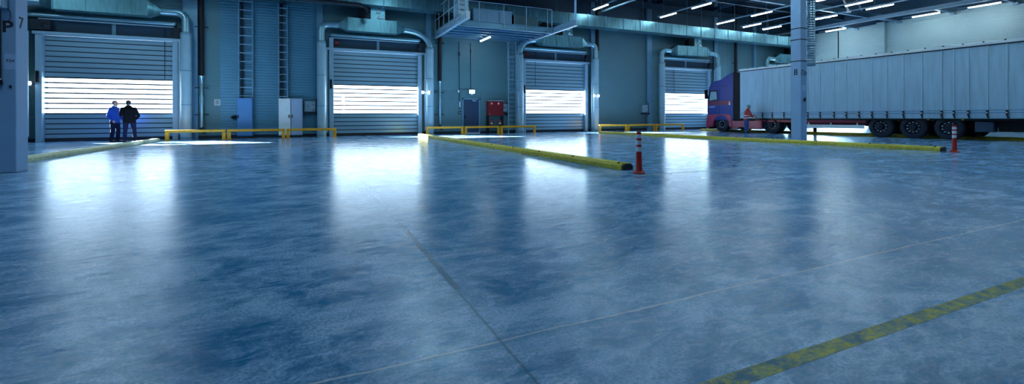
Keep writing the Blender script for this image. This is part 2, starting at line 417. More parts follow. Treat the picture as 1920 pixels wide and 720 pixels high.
# hand chains hanging in front of doors
def chain(x, z0, z1, label):
    b = MB(); n = int((z1 - z0) / .08)
    b.cyl((x, 25.9, z0), (x, 25.9, z1), .012, 6)
    for i in range(n): b.ball((x, 25.9, z0 + (z1 - z0) * (i + .5) / n), (.018, .018, .03), 6, 4)
    tag(b.build('hand_chain', M['dark']), label, 'chain', 'hand chains of the roller doors')
chain(-6.15, 2.35, 5.25, 'dark hand chain hanging by the right edge of the leftmost roller door')
chain(13.55, 3.0, 5.3, 'dark hand chain in front of the roller door beside the caged ladder')
chain(25.6, 2.6, 4.7, 'dark hand chain in front of the roller door nearest the blue truck cab')
# pedestrian door
t = thing('door_6', ((PD0 + PD1) / 2, 26.0, 0), 'dark grey pedestrian door under the lit exit sign', kind='structure')
MB().box(PD0 + .04, PD1 - .04, 26.06, 26.11, .03, 2.08).build('door_leaf', M['door_slab'], t, bevel=.005)
f = MB().box(PD0 - .05, PD0 + .04, 26.0, 26.12, 0, 2.16); f.box(PD1 - .04, PD1 + .05, 26.0, 26.12, 0, 2.16); f.box(PD0 - .05, PD1 + .05, 26.0, 26.12, 2.08, 2.17)
f.build('door_frame', M['steel'], t, smooth=False)
hd = MB().cyl((PD0 + .13, 26.05, 1.03), (PD0 + .13, 25.99, 1.03), .012, 8); hd.cyl((PD0 + .13, 26.0, 1.03), (PD0 + .27, 26.0, 1.03), .011, 8); hd.box(PD0 + .105, PD0 + .155, 26.045, 26.06, .93, 1.13)
hd.build('door_handle', M['black'], t)
cl = MB().box(PD1 - .45, PD1 - .2, 26.0, 26.06, 1.98, 2.04); cl.tube([(PD1 - .3, 26.0, 2.04), (PD1 - .5, 25.98, 2.07), (PD1 - .2, 26.0, 2.1)], .01, 6)
cl.build('door_closer', M['steel_light'], t)
MB().box(PD0 + .02, PD1 - .02, 25.96, 26.05, 0, .035).build('door_foot_strip', M['white'], t, smooth=False)  # plain white strip along the foot of the door

# ------------------------------------------------------------------ air-curtain ducts above and beside each door
def arc(p0, p1, p2, n=7):
    p0, p1, p2 = Vector(p0), Vector(p1), Vector(p2)
    return [tuple((1 - t) ** 2 * p0 + 2 * t * (1 - t) * p1 + t * t * p2) for t in [i / n for i in range(n + 1)]]
def bands(b, pts, r, step=1):
    for i in range(0, len(pts) - 1, step):
        p = Vector(pts[i]); d = (Vector(pts[i + 1]) - p).normalized(); b.cyl(p, p + d * .04, r, 16)
def air_duct(c, pl, pr, n, flexR=False, flexL=False):
    lab = {1: 'galvanised warm-air duct over the door with the two people', 2: 'galvanised air duct with two elbows over the second roller door',
           3: 'galvanised air duct half hidden by the raised platform', 4: 'galvanised air duct over the door left of the truck cab', 5: 'galvanised air duct peeking above the trailer roof left of column eight'}[n]
    t = thing('air_curtain_duct', (c, 25.4, 0), lab, 'air duct', 'air ducts over the roller doors')
    Y0, Y1, Z0, Z1 = 25.10, 25.66, 5.64, 6.34; yc = 25.38
    b = MB(); m = 3
    for i in range(m):
        a = pl + (pr - pl) * i / m; e = pl + (pr - pl) * (i + 1) / m
        b.box(a, e - .0, Y0, Y1, Z0, Z1)
        b.box(e - .015, e + .015, Y0 - .025, Y1 + .01, Z0 - .025, Z1 + .025)
    b.box(pl - .015, pl + .015, Y0 - .025, Y1 + .01, Z0 - .025, Z1 + .025)
    b.build('plenum', M['galv'], t, smooth=False)
    for sx, pe in ((-1, pl), (1, pr)):
        px = c + sx * 2.88; r = .165; tx = pe + sx * .45; zc = 5.93
        rect = []; 
        nn = 24
        for k_ in range(nn):
            a = 2 * PI * k_ / nn; ca, sa = math.cos(a), math.sin(a); q = max(abs(ca), abs(sa))
            rect.append((pe, yc + ca / q * .28, 5.99 + sa / q * .35))
        circ = [(tx, yc + r * math.cos(2 * PI * k_ / nn), zc + r * math.sin(2 * PI * k_ / nn)) for k_ in range(nn)]
        MB().loft([rect, circ]).build('transition', M['galv'], t)
        ztop = 5.0
        flex = (flexR and sx > 0) or (flexL and sx < 0)
        e = MB()
        if flex:
            pts = arc((tx, yc, zc), (px - sx * .05, yc, zc - .05), (px, yc, ztop), 12)
        else:
            R = .38
            pts = [(tx, yc, zc)] + arc((px - sx * R, yc, zc), (px, yc, zc), (px, yc, zc - R), 5) + [(px, yc, ztop)]
        e.tube(pts, r, 20); bands(e, pts[1:-1] if not flex else pts, r + .018)
        e.build('elbow', M['galv_pipe'], t)
        sp = MB().lathe([(.225, 0), (.225, 4.98), (.17, 5.04)], (px, yc, 0), 2, 28)
        so = sp.build('standpipe', M['pipe_paint'], t)
        col = MB()
        for z in (4.9, 3.2, 1.6, .06): col.lathe([(.235, z), (.235, z + .05)], (px, yc, 0), 2, 28)
        col.build('pipe_collar', M['steel'], so)
        MB().box(px - sx * .21, px - sx * .29, yc + .02, yc + .10, .25, 4.7).build('air_slot', M['steel_light'], t, smooth=False)
        br = MB().box(px - .03, px + .03, yc + .2, YW - .14, 3.0, 3.05); br.box(px - .03, px + .03, yc + .2, YW - .14, 1.3, 1.35); br.build('pipe_bracket', M['steel'], t, smooth=False)
    bx = c + .15 if n != 2 else 3.1
    d = MB().box(bx, bx + .75, 25.14, 25.58, Z1, 6.99); d.box(bx - .02, bx + .77, 25.12, 25.60, 6.62, 6.66); d.build('riser_duct', M['galv'], t, smooth=False)
    d = MB().box(bx - .62, bx - .02, 25.10, 25.5, 6.40, 6.86); d.cyl((bx - .3, 25.08, 6.62), (bx - .3, 25.0, 6.62), .14); d.build('fan_motor', M['black'], t, bevel=.02)
    d = MB().cyl((bx + .45, 25.12, 6.5), (bx + .45, 25.02, 6.5), .06); d.box(bx + .35, bx + .7, 25.04, 25.12, 6.4, 6.45); d.box(bx + .3, bx + .5, 25.03, 25.12, 6.7, 6.82); d.build('damper_actuator', M['alu'], t)
PL = [(-9.8, -6.6), (1.93, 4.47), (13.7, 16.68), (25.15, 28.26), (36.9, 39.6)]
for i, c in enumerate(DOORS): air_duct(c, *PL[i], i + 1, flexR=(i == 1), flexL=(i == 2))

# white strip lamps on two of the standpipes
for x, y, z, l in ((18.0, 25.08, 2.42, 'lit signal lamp clamped on the pipe right of the third roller door'), (6.32, 25.08, 2.42, 'lit signal lamp on the pipe right of the second roller door'), (-10.65, 25.6, 2.5, 'lit signal lamp beside the numbered column at left')):
    t = thing('signal_lamp', (x, y, z), l, 'signal lamp', 'signal lamps beside the doors')
    MB().cyl((x - .42, y, z), (x + .02, y, z), .045, 10).build('arm', M['white'], t)
    for q in (-.42, -.06): MB().cyl((x + q, y - .05, z - .08), (x + q, y - .05, z + .08), .06, 12).build('lens', M['lamp_small'], t)
    MB().box(x + .0, x + .05, y - .03, y + .08, z - .05, z + .05).build('clamp', M['dark'], t, smooth=False)

# main rectangular ventilation duct along the wall
t = thing('ventilation_duct', (12, 24.9, 6.98), 'long rectangular galvanised duct running along the wall above the doors', 'duct')
b = MB(); f = MB(); x = -16.6
while x < 40.5:
    e = min(x + 1.45, 40.5); b.box(x + .012, e - .012, 24.5, 25.3, 6.98, 7.72); b.box(x, e, 24.51, 25.29, 6.99, 7.71); f.box(e - .02, e + .02, 24.47, 25.32, 6.95, 7.75); x = e
b.build('duct_body', M['galv'], t, smooth=False); f.build('flange', M['steel'], t, smooth=False)
for x in (-8, 0, 11.0, 14.6, 18.1, 21.7, 25.9, 27.4, 31, 35, 38.5):
    MB().cyl((x, 24.9, 7.7), (x, 24.9, ZC), .02, 8).build('hanger_rod', M['steel'], t)
# dark sprinkler main under the duct, left part
t = thing('water_pipe', (-1, 24.7, 6.8), 'dark insulated pipe ending in a downward bend above the second door', 'pipe')
b = MB(); b.tube([(-12, 24.35, 6.88), (2.3, 24.35, 6.88)] + arc((2.3, 24.35, 6.88), (2.85, 24.35, 6.88), (2.85, 24.35, 6.5), 5), .10, 14); b.build('pipe_run', M['dark'], t)
b = MB().lathe([(.05, 6.2), (.13, 6.24), (.15, 6.33), (.13, 6.42), (.10, 6.5)], (2.85, 24.35, 0), 2, 14); b.build('pipe_valve', M['dark'], t)
for x in (-6, -1.5, 1.2): MB().cyl((x, 24.35, 6.9), (x, 24.35, ZC), .018, 6).build('hanger_rod', M['steel'], t)

# ------------------------------------------------------------------ rainwater pipes
for i, (x, split, lab) in enumerate(((-4.70, 3.05, 'black downpipe with metal lower half, left of the small wall notice'), (7.12, 3.15, 'black downpipe between second roller door and grey pedestrian door'),
                      (18.45, 5.65, 'black downpipe top behind the pipe right of the third roller door'), (32.3, 3.0, 'black downpipe descending behind the front of the trailer'))):
    t = thing('downpipe', (x, 25.8, 0), lab, 'pipe', 'rainwater downpipes')
    MB().cyl((x, 25.84, split), (x, 25.84, ZC), .12, 18).build('upper_pipe', M['maroon'], t)
    if i == 2: continue
    MB().lathe([(.075, .55), (.075, 1.6), (.10, 1.7), (.10, 2.0), (.065, 2.1), (.065, split - .1), (.13, split)], (x, 25.84, 0), 2, 18).build('lower_pipe', M['galv_pipe'], t)
    MB().tube(arc((x, 25.84, .6), (x, 25.84, .34), (x + .14, 25.9, .30), 5), .075, 14).build('pipe_shoe', M['dark'], t)
    for z in (1.15, 2.45, 5.4):
        MB().box(x - .26, x + .26, 25.86, 25.90, z, z + .04).cyl((x - .24, 25.85, z + .02), (x - .24, YW - .04, z + .02), .03, 8).cyl((x + .24, 25.85, z + .02), (x + .24, YW - .04, z + .02), .03, 8).build('pipe_clip', M['dark'], t)

# ------------------------------------------------------------------ cable ladders and cabinets
def cable_ladder(x0, x1, z0, z1, pitch, label, darkleft=False):
    t = thing('cable_ladder', ((x0 + x1) / 2, 25.9, z0), label, 'cable ladder', 'vertical cable ladders')
    for x in (x0, x1): MB().box(x - .03, x + .03, 25.78, 25.98, z0, z1).build('side_rail', M['steel'] if x == x1 or not darkleft else M['steel'], t, smooth=False)
    cb = MB()
    cx = x0 + .10
    for k_ in range(3): cb.cyl((cx + k_ * .035, 25.88, z0), (cx + k_ * .035, 25.88, z1), .02, 8)
    cb.build('cable', M['dark'], t)
    proto = MB().box(x0 + .03, x1 - .03, 25.80, 25.84, z0 + .1, z0 + .135).build('rung', M['steel_light'], t, smooth=False)
    n = int((z1 - z0 - .15) / pitch)
    for i in range(1, n + 1):
        r = proto.copy(); COL.objects.link(r); r.parent = t; r.location = (0, 0, i * pitch)
cable_ladder(-3.14, -2.54, 1.99, 7.6, .43, 'wide vertical cable ladder rising from the blue wall cabinet')
cable_ladder(-1.38, -.98, 1.99, 6.9, .38, 'narrow vertical cable ladder rising from the white wall cabinet')
def cabinet(x0, x1, m, label, y0=25.62, plinth=None, handle='r'):
    t = thing('electrical_cabinet', ((x0 + x1) / 2, 25.8, 0), label, 'cabinet', 'electrical cabinets by the wall')
    MB().box(x0, x1, y0, YW - .03, .1, 2.0).build('body', m, t, bevel=.01)
    MB().box(x0 + .02, x1 - .02, y0 - .02, y0, .14, 1.97).build('door', m, t, bevel=.006)
    MB().box(x0 + .01, x1 - .01, y0 + .03, YW - .03, 0, .1).build('plinth', M['dark'], t, smooth=False)
    hx = x1 - .07 if handle == 'r' else x0 + .05
    MB().box(hx - .02, hx + .02, y0 - .05, y0 - .02, 1.0, 1.16).build('handle', M['black'], t, bevel=.004)
cabinet(-3.20, -2.54, M['blue_cab'], 'tall blue wall cabinet below the wide cable ladder', handle='l')
cabinet(-1.38, -.83, M['white'], 'tall white wall cabinet below the narrow cable ladder')
cabinet(-.81, -.27, M['grey_cab'], 'tall grey-blue cabinet with a black handle right of the white one', handle='l')
def control(x0, z0, w, h, label, shelf=True):
    t = thing('control_box', (x0 + w / 2, 25.9, z0 - .2), label, 'control box', 'door control boxes')
    MB().box(x0, x0 + w, 25.85, YW - .02, z0, z0 + h).build('casing', M['box'], t, bevel=.01)
    MB().box(x0 + .02, x0 + w - .02, 25.835, 25.85, z0 + .02, z0 + h - .02).build('cover', M['box'], t, bevel=.005)
    b = MB()
    for u, v in ((.3, .55), (.8, .7), (.8, .2)): b.cyl((x0 + w * u, 25.84, z0 + h * v), (x0 + w * u, 25.815, z0 + h * v), .025, 10)
    b.build('button', M['black'], t)
    if shelf: b = MB().box(x0 - .02, x0 + w + .1, 25.74, YW - .02, z0 - .12, z0 - .04); b.box(x0 + w + .02, x0 + w + .06, 25.85, YW - .02, z0 - .2, z0 + h + .15); b.build('cable_tray', M['dark'], t, smooth=False)
control(-.19, 1.31, .54, .56, 'grey control box with cable tray right of the grey-blue cabinet')
control(22.45, 1.30, .52, .56, 'grey control box on the wall left of the fourth roller door')
control(11.17 + .06, 1.32, .30, .50, 'small control box between red hose cabinet and caged ladder')
# extra cable cover at foot of cabinets
tag(MB().box(-3.42, -3.26, 25.9, YW - .03, .95, 1.12).box(-3.50, -3.42, 25.94, 25.98, 1.0, 1.08).build('switch_socket', M['black']), 'small black socket on the wall left of the blue cabinet', 'socket')
t = thing('wall_notice', (-4.08, 26.0, 1.60), 'small pale notice plate on the ribbed wall right of a downpipe', 'notice')
MB().box(-4.21, -3.95, 26.005, 26.02, 1.62, 1.93).build('plate', M['notice'], t, smooth=False)
b = MB()
for z in (1.84, 1.78, 1.70): b.box(-4.16, -4.0, 26.0, 26.006, z, z + .025)
b.build('print', M['ink'], t, smooth=False)

# exit sign, conduits, call point
t = thing('exit_sign', (9.18, 25.98, 2.42), 'lit pale green exit sign box above the grey pedestrian door', 'exit sign')
MB().box(8.97, 9.39, 25.95, 26.04, 2.43, 2.71).build('housing', M['dark'], t, bevel=.01)
MB().box(9.0, 9.36, 25.94, 25.952, 2.455, 2.685).build('lit_panel', M['exit'], t, smooth=False)
b = MB().box(9.035, 9.15, 25.936, 25.941, 2.50, 2.515).box(9.06, 9.08, 25.936, 25.941, 2.50, 2.58).tube([(9.12, 25.94, 2.62), (9.10, 25.94, 2.57), (9.13, 25.94, 2.51)], .01, 6).prism([(9.20, 2.55), (9.28, 2.55), (9.28, 2.52), (9.33, 2.57), (9.28, 2.62), (9.28, 2.59), (9.20, 2.59)], 1, 25.936, 25.941)
b.build('pictogram', M['steel'], t, smooth=False)
MB().box(9.10, 9.26, 25.96, 26.03, 2.37, 2.43).build('bracket', M['alu'], t, smooth=False)
tag(MB().cyl((9.12, 26.02, 2.71), (9.12, 26.02, 5.6), .02, 8).box(9.09, 9.15, 25.99, 26.04, 4.95, 5.2).build('wall_conduit', M['dark']), 'thin conduit dropping to the exit sign', 'conduit')
tag(MB().cyl((8.38, 26.0, 1.5), (8.38, 26.0, 5.6), .02, 8).cyl((8.38, 26.0, 2.72), (8.97, 26.0, 2.72), .012, 6).box(8.33, 8.43, 25.97, 26.02, 4.75, 4.95).build('wall_conduit', M['dark']), 'thin conduit dropping to the call point left of the grey door', 'conduit')
tag(MB().box(8.26, 8.36, 25.93, YW - .03, 2.50, 2.66).build('wall_lamp', M['alu'], bevel=.01), 'small pale sensor on the wall left of the exit sign', 'sensor')
t = thing('call_point', (8.40, 26, 1.2), 'small dark call point on the wall left of the grey door', 'call point')
MB().box(8.33, 8.47, 25.95, YW - .03, 1.2, 1.36).build('casing', M['black'], t, bevel=.01)
MB().cyl((8.40, 25.95, 1.28), (8.40, 25.935, 1.28), .035, 12).build('button', M['alu'], t)
MB().box(8.37, 8.43, 25.97, 26.02, 1.62, 1.95).build('trunking', M['alu'], t, smooth=False)
# red hose cabinet
t = thing('hose_cabinet', (10.64, 25.8, 0), 'dark red fire hose cabinet on legs left of the caged ladder', 'fire cabinet')
MB().box(10.13, 11.16, 25.66, 25.98, 1.09, 2.0).build('body', M['red'], t, bevel=.01)
MB().box(10.17, 11.12, 25.645, 25.66, 1.13, 1.97).build('door', M['red'], t, bevel=.005)
MB().box(10.10, 11.19, 25.64, 25.99, 2.0, 2.04).build('top_trim', M['steel_light'], t, smooth=False)
for cx in (10.36, 10.82):
    b = MB().box(cx - .09, cx + .09, 25.638, 25.645, 1.76, 1.93); o = b.build('pictogram', M['red_plastic'], t, smooth=False)
    MB().box(cx - .045, cx + .03, 25.633, 25.638, 1.80, 1.86).cyl((cx, 25.636, 1.87), (cx, 25.632, 1.87), .035, 12).build('symbol', M['white'], o, smooth=False)
MB().cyl((10.23, 25.645, 1.2), (10.23, 25.62, 1.2), .02, 8).build('lock', M['alu'], t)
for x in (10.13, 11.10):
    for y in (25.68, 25.92): MB().box(x, x + .06, y, y + .05, 0, 1.09).build('leg', M['black'], t, smooth=False)
MB().box(10.13, 11.16, 25.66, 25.98, .42, .46).build('shelf', M['black'], t, smooth=False)
for x, l in ((10.40, 'left fire extinguisher on the shelf below the red cabinet'), (10.98, 'right fire extinguisher on the shelf below the red cabinet')):
    e = thing('fire_extinguisher', (x, 25.8, .46), l, 'fire extinguisher', 'extinguishers under the hose cabinet')
    MB().lathe([(.06, .46), (.075, .48), (.075, .74), (.05, .80), (.025, .83)], (x, 25.8, 0), 2, 18).build('cylinder', M['red_plastic'], e)
    MB().lathe([(.077, .56), (.077, .66)], (x, 25.8, 0), 2, 18).build('label_band', M['white'], e)
    MB().cyl((x, 25.8, .83), (x, 25.8, .87), .02, 8).box(x - .015, x + .015, 25.70, 25.82, .87, .885).build('valve', M['black'], e)
    MB().tube([(x, 25.78, .85), (x + .09, 25.75, .82), (x + .10, 25.76, .6)], .012, 8).build('hose', M['black'], e)

# caged access ladder
t = thing('caged_ladder', (11.87, 25.7, 0), 'tall vertical caged ladder right of the red hose cabinet', 'ladder')
for x in (11.50, 12.02): MB().box(x - .025, x + .025, 25.62, 25.70, 0, 6.9).build('side_rail', M['steel_light'], t, smooth=False)
proto = MB().cyl((11.50, 25.66, .25), (12.02, 25.66, .25), .017, 8).build('rung', M['steel_light'], t)
for i in range(1, 24):
    r = proto.copy(); COL.objects.link(r); r.parent = t; r.location = (0, 0, i * .285)
for z in (2.6, 3.3, 4.0, 4.7, 5.4, 6.1, 6.8):
    MB().tube([(11.5, 25.64, z)] + [(11.76 - .40 * math.cos(a), 25.62 - .62 * math.sin(a), z) for a in [PI * k_ / 10 for k_ in range(11)]] + [(12.02, 25.64, z)], .018, 6).build('cage_hoop', M['steel'], t)
for a in (30, 60, 90, 120, 150):
    x, y = 11.76 - .40 * math.cos(math.radians(a)), 25.62 - .62 * math.sin(math.radians(a))
    MB().box(x - .018, x + .018, y - .005, y + .005, 2.6, 6.8).build('cage_strap', M['steel'], t, smooth=False)

# ------------------------------------------------------------------ raised platform
PX0, PX1, PY0, PY1 = 6.88, 12.55, 21.8, 26.0
t = thing('service_platform', (9.7, 23, 5.7), 'raised steel service platform with railing above the pedestrian door', 'platform')
MB().box(PX0 + .1, PX1 - .1, PY0 + .1, PY1, 5.94, 5.99).build('deck', M['steel'], t, smooth=False)
def ibeam_y(x, y0, y1, z0, z1, w=.18):
    return MB().box(x - w / 2, x + w / 2, y0, y1, z0, z0 + .025).box(x - w / 2, x + w / 2, y0, y1, z1 - .025, z1).box(x - .012, x + .012, y0, y1, z0 + .02, z1 - .02)
def ibeam_x(y, x0, x1, z0, z1, w=.18):
    return MB().box(x0, x1, y - w / 2, y + w / 2, z0, z0 + .025).box(x0, x1, y - w / 2, y + w / 2, z1 - .025, z1).box(x0, x1, y - .012, y + .012, z0 + .02, z1 - .02)
ibeam_y(PX0, 20.0, PY1, 5.68, 6.0).build('edge_beam', M['steel_light'], t, smooth=False)
ibeam_y(PX1, 19.4, PY1, 5.68, 6.0).build('edge_beam', M['steel_light'], t, smooth=False)
ibeam_x(PY0, PX0, PX1, 5.68, 6.0, .14).build('edge_beam', M['steel'], t, smooth=False)
for y in (22.6, 23.3, 24.0, 24.7, 25.4): ibeam_x(y, PX0 + .05, PX1 - .05, 5.74, 5.94, .10).build('joist', M['steel'], t, smooth=False)
MB().box(PX0 - .02, PX0, PY0, PY1 - .3, 6.0, 6.14).build('toe_board', M['steel'], t, smooth=False)
MB().box(PX0 - .06, PX0 + .10, 19.96, 20.04, 5.66, 6.04).build('end_plate', M['alu'], t, smooth=False)
for x in (8.12, 9.51, 10.85, 12.17, 12.45): MB().cyl((x, PY0 - .04, 5.75), (x, PY0 - .04, 7.02), .024, 10).build('railing_post', M['steel_light'], t)
for y in (21.2, 22.0, 23.0, 24.0, 25.0, 25.8): MB().cyl((PX0 - .03, y, 5.85), (PX0 - .03, y, 7.4), .024, 10).build('railing_post', M['steel_light'], t)
MB().cyl((PX0, PY0 - .04, 7.02), (12.45, PY0 - .04, 7.02), .022, 10).build('hand_rail', M['steel_light'], t)
for z in (6.72, 7.38): MB().cyl((PX0 - .03, 21.2, z), (PX0 - .03, 25.9, z), .024, 10).build('hand_rail', M['steel_light'], t)
MB().cyl((PX1, 19.5, 6.0), (PX1, 19.5, ZC), .06, 12).build('hanger_post', M['column'], t)
for y in (20.08, 20.32): MB().cyl((PX0, y, 6.0), (PX0, y, ZC), .04, 12).build('hanger_post', M['steel_light'], t)
t = thing('air_handling_unit', (9.0, 22.5, 6.0), 'long pale blue air handling casing on the platform', 'air handling unit')
MB().box(7.9, 10.14, 22.1, 23.0, 6.0, 6.72).build('casing', M['ahu'], t, bevel=.015)
MB().box(7.88, 10.16, 22.08, 23.02, 6.70, 6.76).build('lid', M['ahu'], t, bevel=.01)
for x in (7.93, 8.68, 9.42): MB().box(x, x + .70, 22.085, 22.10, 6.05, 6.67).build('panel', M['ahu'], t, bevel=.004)
t = thing('duct_box', (11.0, 22.6, 6.0), 'dull green-grey box on the platform right of the pale blue casing', 'box')
MB().box(10.3, 11.8, 22.2, 23.1, 6.0, 6.62).build('casing', M['wall_smooth'], t, bevel=.01); MB().box(10.3, 10.35, 22.18, 23.12, 6.0, 6.65).box(11.75, 11.8, 22.18, 23.12, 6.0, 6.65).build('flange', M['steel'], t, smooth=False)
t = thing('louvre_unit', (7.35, 22.3, 6.0), 'stacked louvre unit at the front left corner of the platform', 'ventilation unit')
MB().box(7.02, 7.62, 22.0, 22.8, 6.0, 8.2).build('casing', M['steel_light'], t, bevel=.01)
for i in range(7): MB().prism([(22.0, 6.35 + i * .26), (21.88, 6.31 + i * .26), (21.88, 6.35 + i * .26), (22.0, 6.51 + i * .26)], 0, 7.05, 7.59).build('louvre', M['alu'], t, smooth=False)
b = MB().ball((12.12, 22.1, 6.16), (.22, .16, .19)).ball((12.32, 22.1, 6.15), (.15, .16, .17)).ball((11.98, 22.12, 6.10), (.18, .14, .11))
tag(b.build('black_bag', M['black']), 'limp black bag lying at the right end of the platform', 'bag')
t = thing('black_drum', (7.35, 24.2, 6.0), 'dark round drum behind the left railing of the platform', 'drum')
MB().lathe([(.34, 6.0), (.34, 6.62), (.30, 6.68)], (7.35, 24.2, 0), 2, 20).build('shell', M['dark'], t)
# lamps
def fixture(x, y0, y1, z, label, m, group, rods=True, gear=False):
    t = thing('ceiling_light', (x, (y0 + y1) / 2, z), label, 'lamp', group)
    MB().box(x - .055, x + .055, y0 - .03, y1 + .03, z + .05, z + .10).build('housing', M['white'], t, bevel=.008)
    MB().box(x - .05, x + .05, y0, y1, z, z + .05).build('diffuser', m, t, bevel=.012)
    if gear: MB().box(x - .05, x + .05, y1 + .03, y1 + .55, z + .05, z + .12).build('gear_box', M['steel'], t, smooth=False)
    return t
fixture(9.52, 23.8, 25.3, 5.58, 'bright strip lamp fixed below the raised platform', M['tube_low'], None)
ROWS = {17.1: [(22.85, 24.35)], 22.76: [(22.85, 24.3), (19.95, 21.45)], 28.35: [(22.8, 24.3), (19.9, 21.4), (15.5, 17.0)],
        31.3: [(22.85, 24.35), (15.5, 17.0)], 33.62: [(22.85, 24.35), (18.8, 20.3), (15.5, 17.0)], 39.25: [(21.3, 22.8), (15.45, 16.95), (12.5, 14.0)]}
RN = {17.1: 'the lamp row nearest the platform post', 22.76: 'the lamp row over the fourth roller door', 28.35: 'the third lamp row from the left', 31.3: 'the fourth lamp row from the left', 33.62: 'the lamp row passing behind column eight', 39.25: 'the lamp row along the white wall'}
for X, L_ in ROWS.items():
    for j, (a, b_) in enumerate(L_):
        fixture(X, a, b_, 8.0, '%s strip lamp in %s' % ('farthest' if j == 0 else ('nearest' if j == len(L_) - 1 else 'middle'), RN[X]) if len(L_) > 1 else 'only strip lamp showing in ' + RN[X], M['tube'], 'roof strip lamps', gear=(X > 39))
    if X < 39:
        t = thing('lamp_track', (X, 16, 8.1), 'thin pale lamp track carrying ' + RN[X], 'lamp track', 'lamp tracks')
        MB().box(X - .035, X + .035, 4, 24.6, 8.11, 8.18).build('track', M['steel_light'], t, smooth=False)
        for y in (24.0, 20.3, 16.5, 12.5, 8.0): MB().cyl((X, y, 8.18), (X, y, ZC), .012, 6).build('hanger_rod', M['steel'], t)
    else:
        for j, (a, b_) in enumerate(L_): 
            for y in (a + .2, b_ - .2): pass
# the other lamp rows of the hall, outside the picture: plain area lamps at the same height
def project(x, y, z):
    yw = .4295; r = x * math.cos(yw) - y * math.sin(yw); d = x * math.sin(yw) + y * math.cos(yw)
    if d < .3: return None
    return 960 + 833.9 * r / d, 219.45 - 833.9 * (z - 1) / d
LAMP_W = 54
for X in (-12, -5.7, 4.2, 11.4, 17.1, 22.76, 28.35, 33.6):
    for Y in (2.5, 8.0, 12.2, 14.6, 17.2, 20.3):
        p = project(X, Y, 8)
        if p and -250 < p[0] < 2200 and p[1] > -60: continue
        if 6 < X < 13.5 and Y > 18.5: continue
        ld = bpy.data.lights.new('roof_lamp', 'AREA'); ld.shape = 'RECTANGLE'; ld.size = .14; ld.size_y = 1.5; ld.energy = LAMP_W; ld.color = (.50, .82, .98)
        lo = bpy.data.objects.new('roof_lamp', ld); COL.objects.link(lo); lo.location = (X, Y, 8.0)

# ------------------------------------------------------------------ roof steel
def beam(o, label, g): return tag(o, label, 'beam', g)
beam(ibeam_x(18.85, 6, 40.9, 8.2, 8.6, .16).build('roof_beam', M['steel'], smooth=False), 'long roof girder crossing from wall to wall above column eight', 'roof girders')
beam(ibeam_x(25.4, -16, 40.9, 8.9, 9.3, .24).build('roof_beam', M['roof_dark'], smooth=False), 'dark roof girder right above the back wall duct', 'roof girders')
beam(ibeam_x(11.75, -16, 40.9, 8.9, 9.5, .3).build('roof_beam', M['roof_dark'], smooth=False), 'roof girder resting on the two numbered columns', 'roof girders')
beam(ibeam_y(37.6, -10, 26, 8.0, 8.24, .30).build('roof_beam', M['steel_light'], smooth=False), 'pale beam running lengthwise near the white wall', 'lengthwise roof beams')
beam(ibeam_y(38.3, -10, 26, 8.1, 8.30, .12).build('roof_beam', M['steel_light'], smooth=False), 'slim pale beam beside the wide beam near the white wall', 'lengthwise roof beams')
tag(MB().cyl((17.85, 12, 8.12), (17.85, 24.9, 8.02), .07, 14).build('ceiling_pipe', M['galv_pipe']), 'bright pipe running beside the leftmost roof lamp', 'pipe')
for y in (21.3, 18.4, 15.35, 12.3):
    beam(MB().box(38.4, 40.9, y - .05, y + .05, 8.1, 8.2).box(40.6, 40.9, y - .12, y + .12, 8.02, 8.12).build('roof_bracket', M['steel_light'], smooth=False), 'short pale bracket reaching from the white wall to the wide beam', 'wall brackets under the roof')
for y0_ in (17.72, 9.9):
    tag(MB().cyl((33.0, y0_, 7.98), (33.0, y0_ + .75, 10.2), .06, 10).box(32.9, 33.1, y0_ - .1, y0_ + .1, 7.94, 8.02).build('roof_strut', M['white']), 'pale slanting roof strut beside a strip lamp', 'strut', 'pale slanting roof struts')
    tag(MB().cyl((34.9, y0_ + .2, 8.3), (34.9, y0_ + .9, 10.2), .05, 10).build('roof_strut', M['steel_light']), 'thin grey slanting rod under the roof', 'strut', 'thin slanting rods')
for i, x in enumerate((2, 7.5, 13, 18.5, 24, 29.5, 35)):
    if i < 2: continue
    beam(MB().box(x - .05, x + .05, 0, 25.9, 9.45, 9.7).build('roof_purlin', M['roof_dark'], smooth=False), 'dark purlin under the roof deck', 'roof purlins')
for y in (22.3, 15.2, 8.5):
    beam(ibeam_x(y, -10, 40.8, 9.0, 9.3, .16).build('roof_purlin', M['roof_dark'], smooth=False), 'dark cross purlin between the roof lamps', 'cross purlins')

# ------------------------------------------------------------------ numbered columns
t = thing('concrete_column', (18.48, 11.78, 0), 'pale concrete column marked with the digit 8, in front of the trailer', 'column')
cx0, cx1, cy0, cy1 = 18.22, 18.60, 11.55, 11.97
MB().box(cx0, cx1, cy0, cy1, 0, ZC).build('shaft', M['column'], t, bevel=.015)
for z in (3.25, 4.13, 4.59):
    MB().box(cx0 - .012, cx1 + .012, cy0 - .012, cy1 + .012, z - .018, z + .018).build('steel_band', M['ink'], t, smooth=False)
text_mesh('stencilled_digit', '8', .34, M['ink'], t, (cx0 - .003, 11.76, 2.79), '-x', bold=.004)
text_mesh('stencilled_letters', 'Dp', .30, M['ink'], t, (18.42, cy0 - .003, 2.77), '-y')
b = MB().box(18.32, 18.50, cy0 - .006, cy0, 2.02, 2.26); o = b.build('sticker', M['paper'], t, smooth=False)
b = MB().box(18.36, 18.46, cy0 - .05, cy0, 1.62, 1.70).cyl((18.41, cy0 - .04, 1.6), (18.44, cy0 - .03, 1.75), .03, 8); b.build('socket', M['ink'], t)
t = thing('hanging_spiral_duct', (19.13, 11.75, 3.1), 'round ribbed galvanised duct hanging beside the column marked 8', 'duct')
MB().lathe([(.19, 3.14), (.19, ZC)], (19.13, 11.75, 0), 2, 32).build('duct_pipe', M['galv_blue'], t)
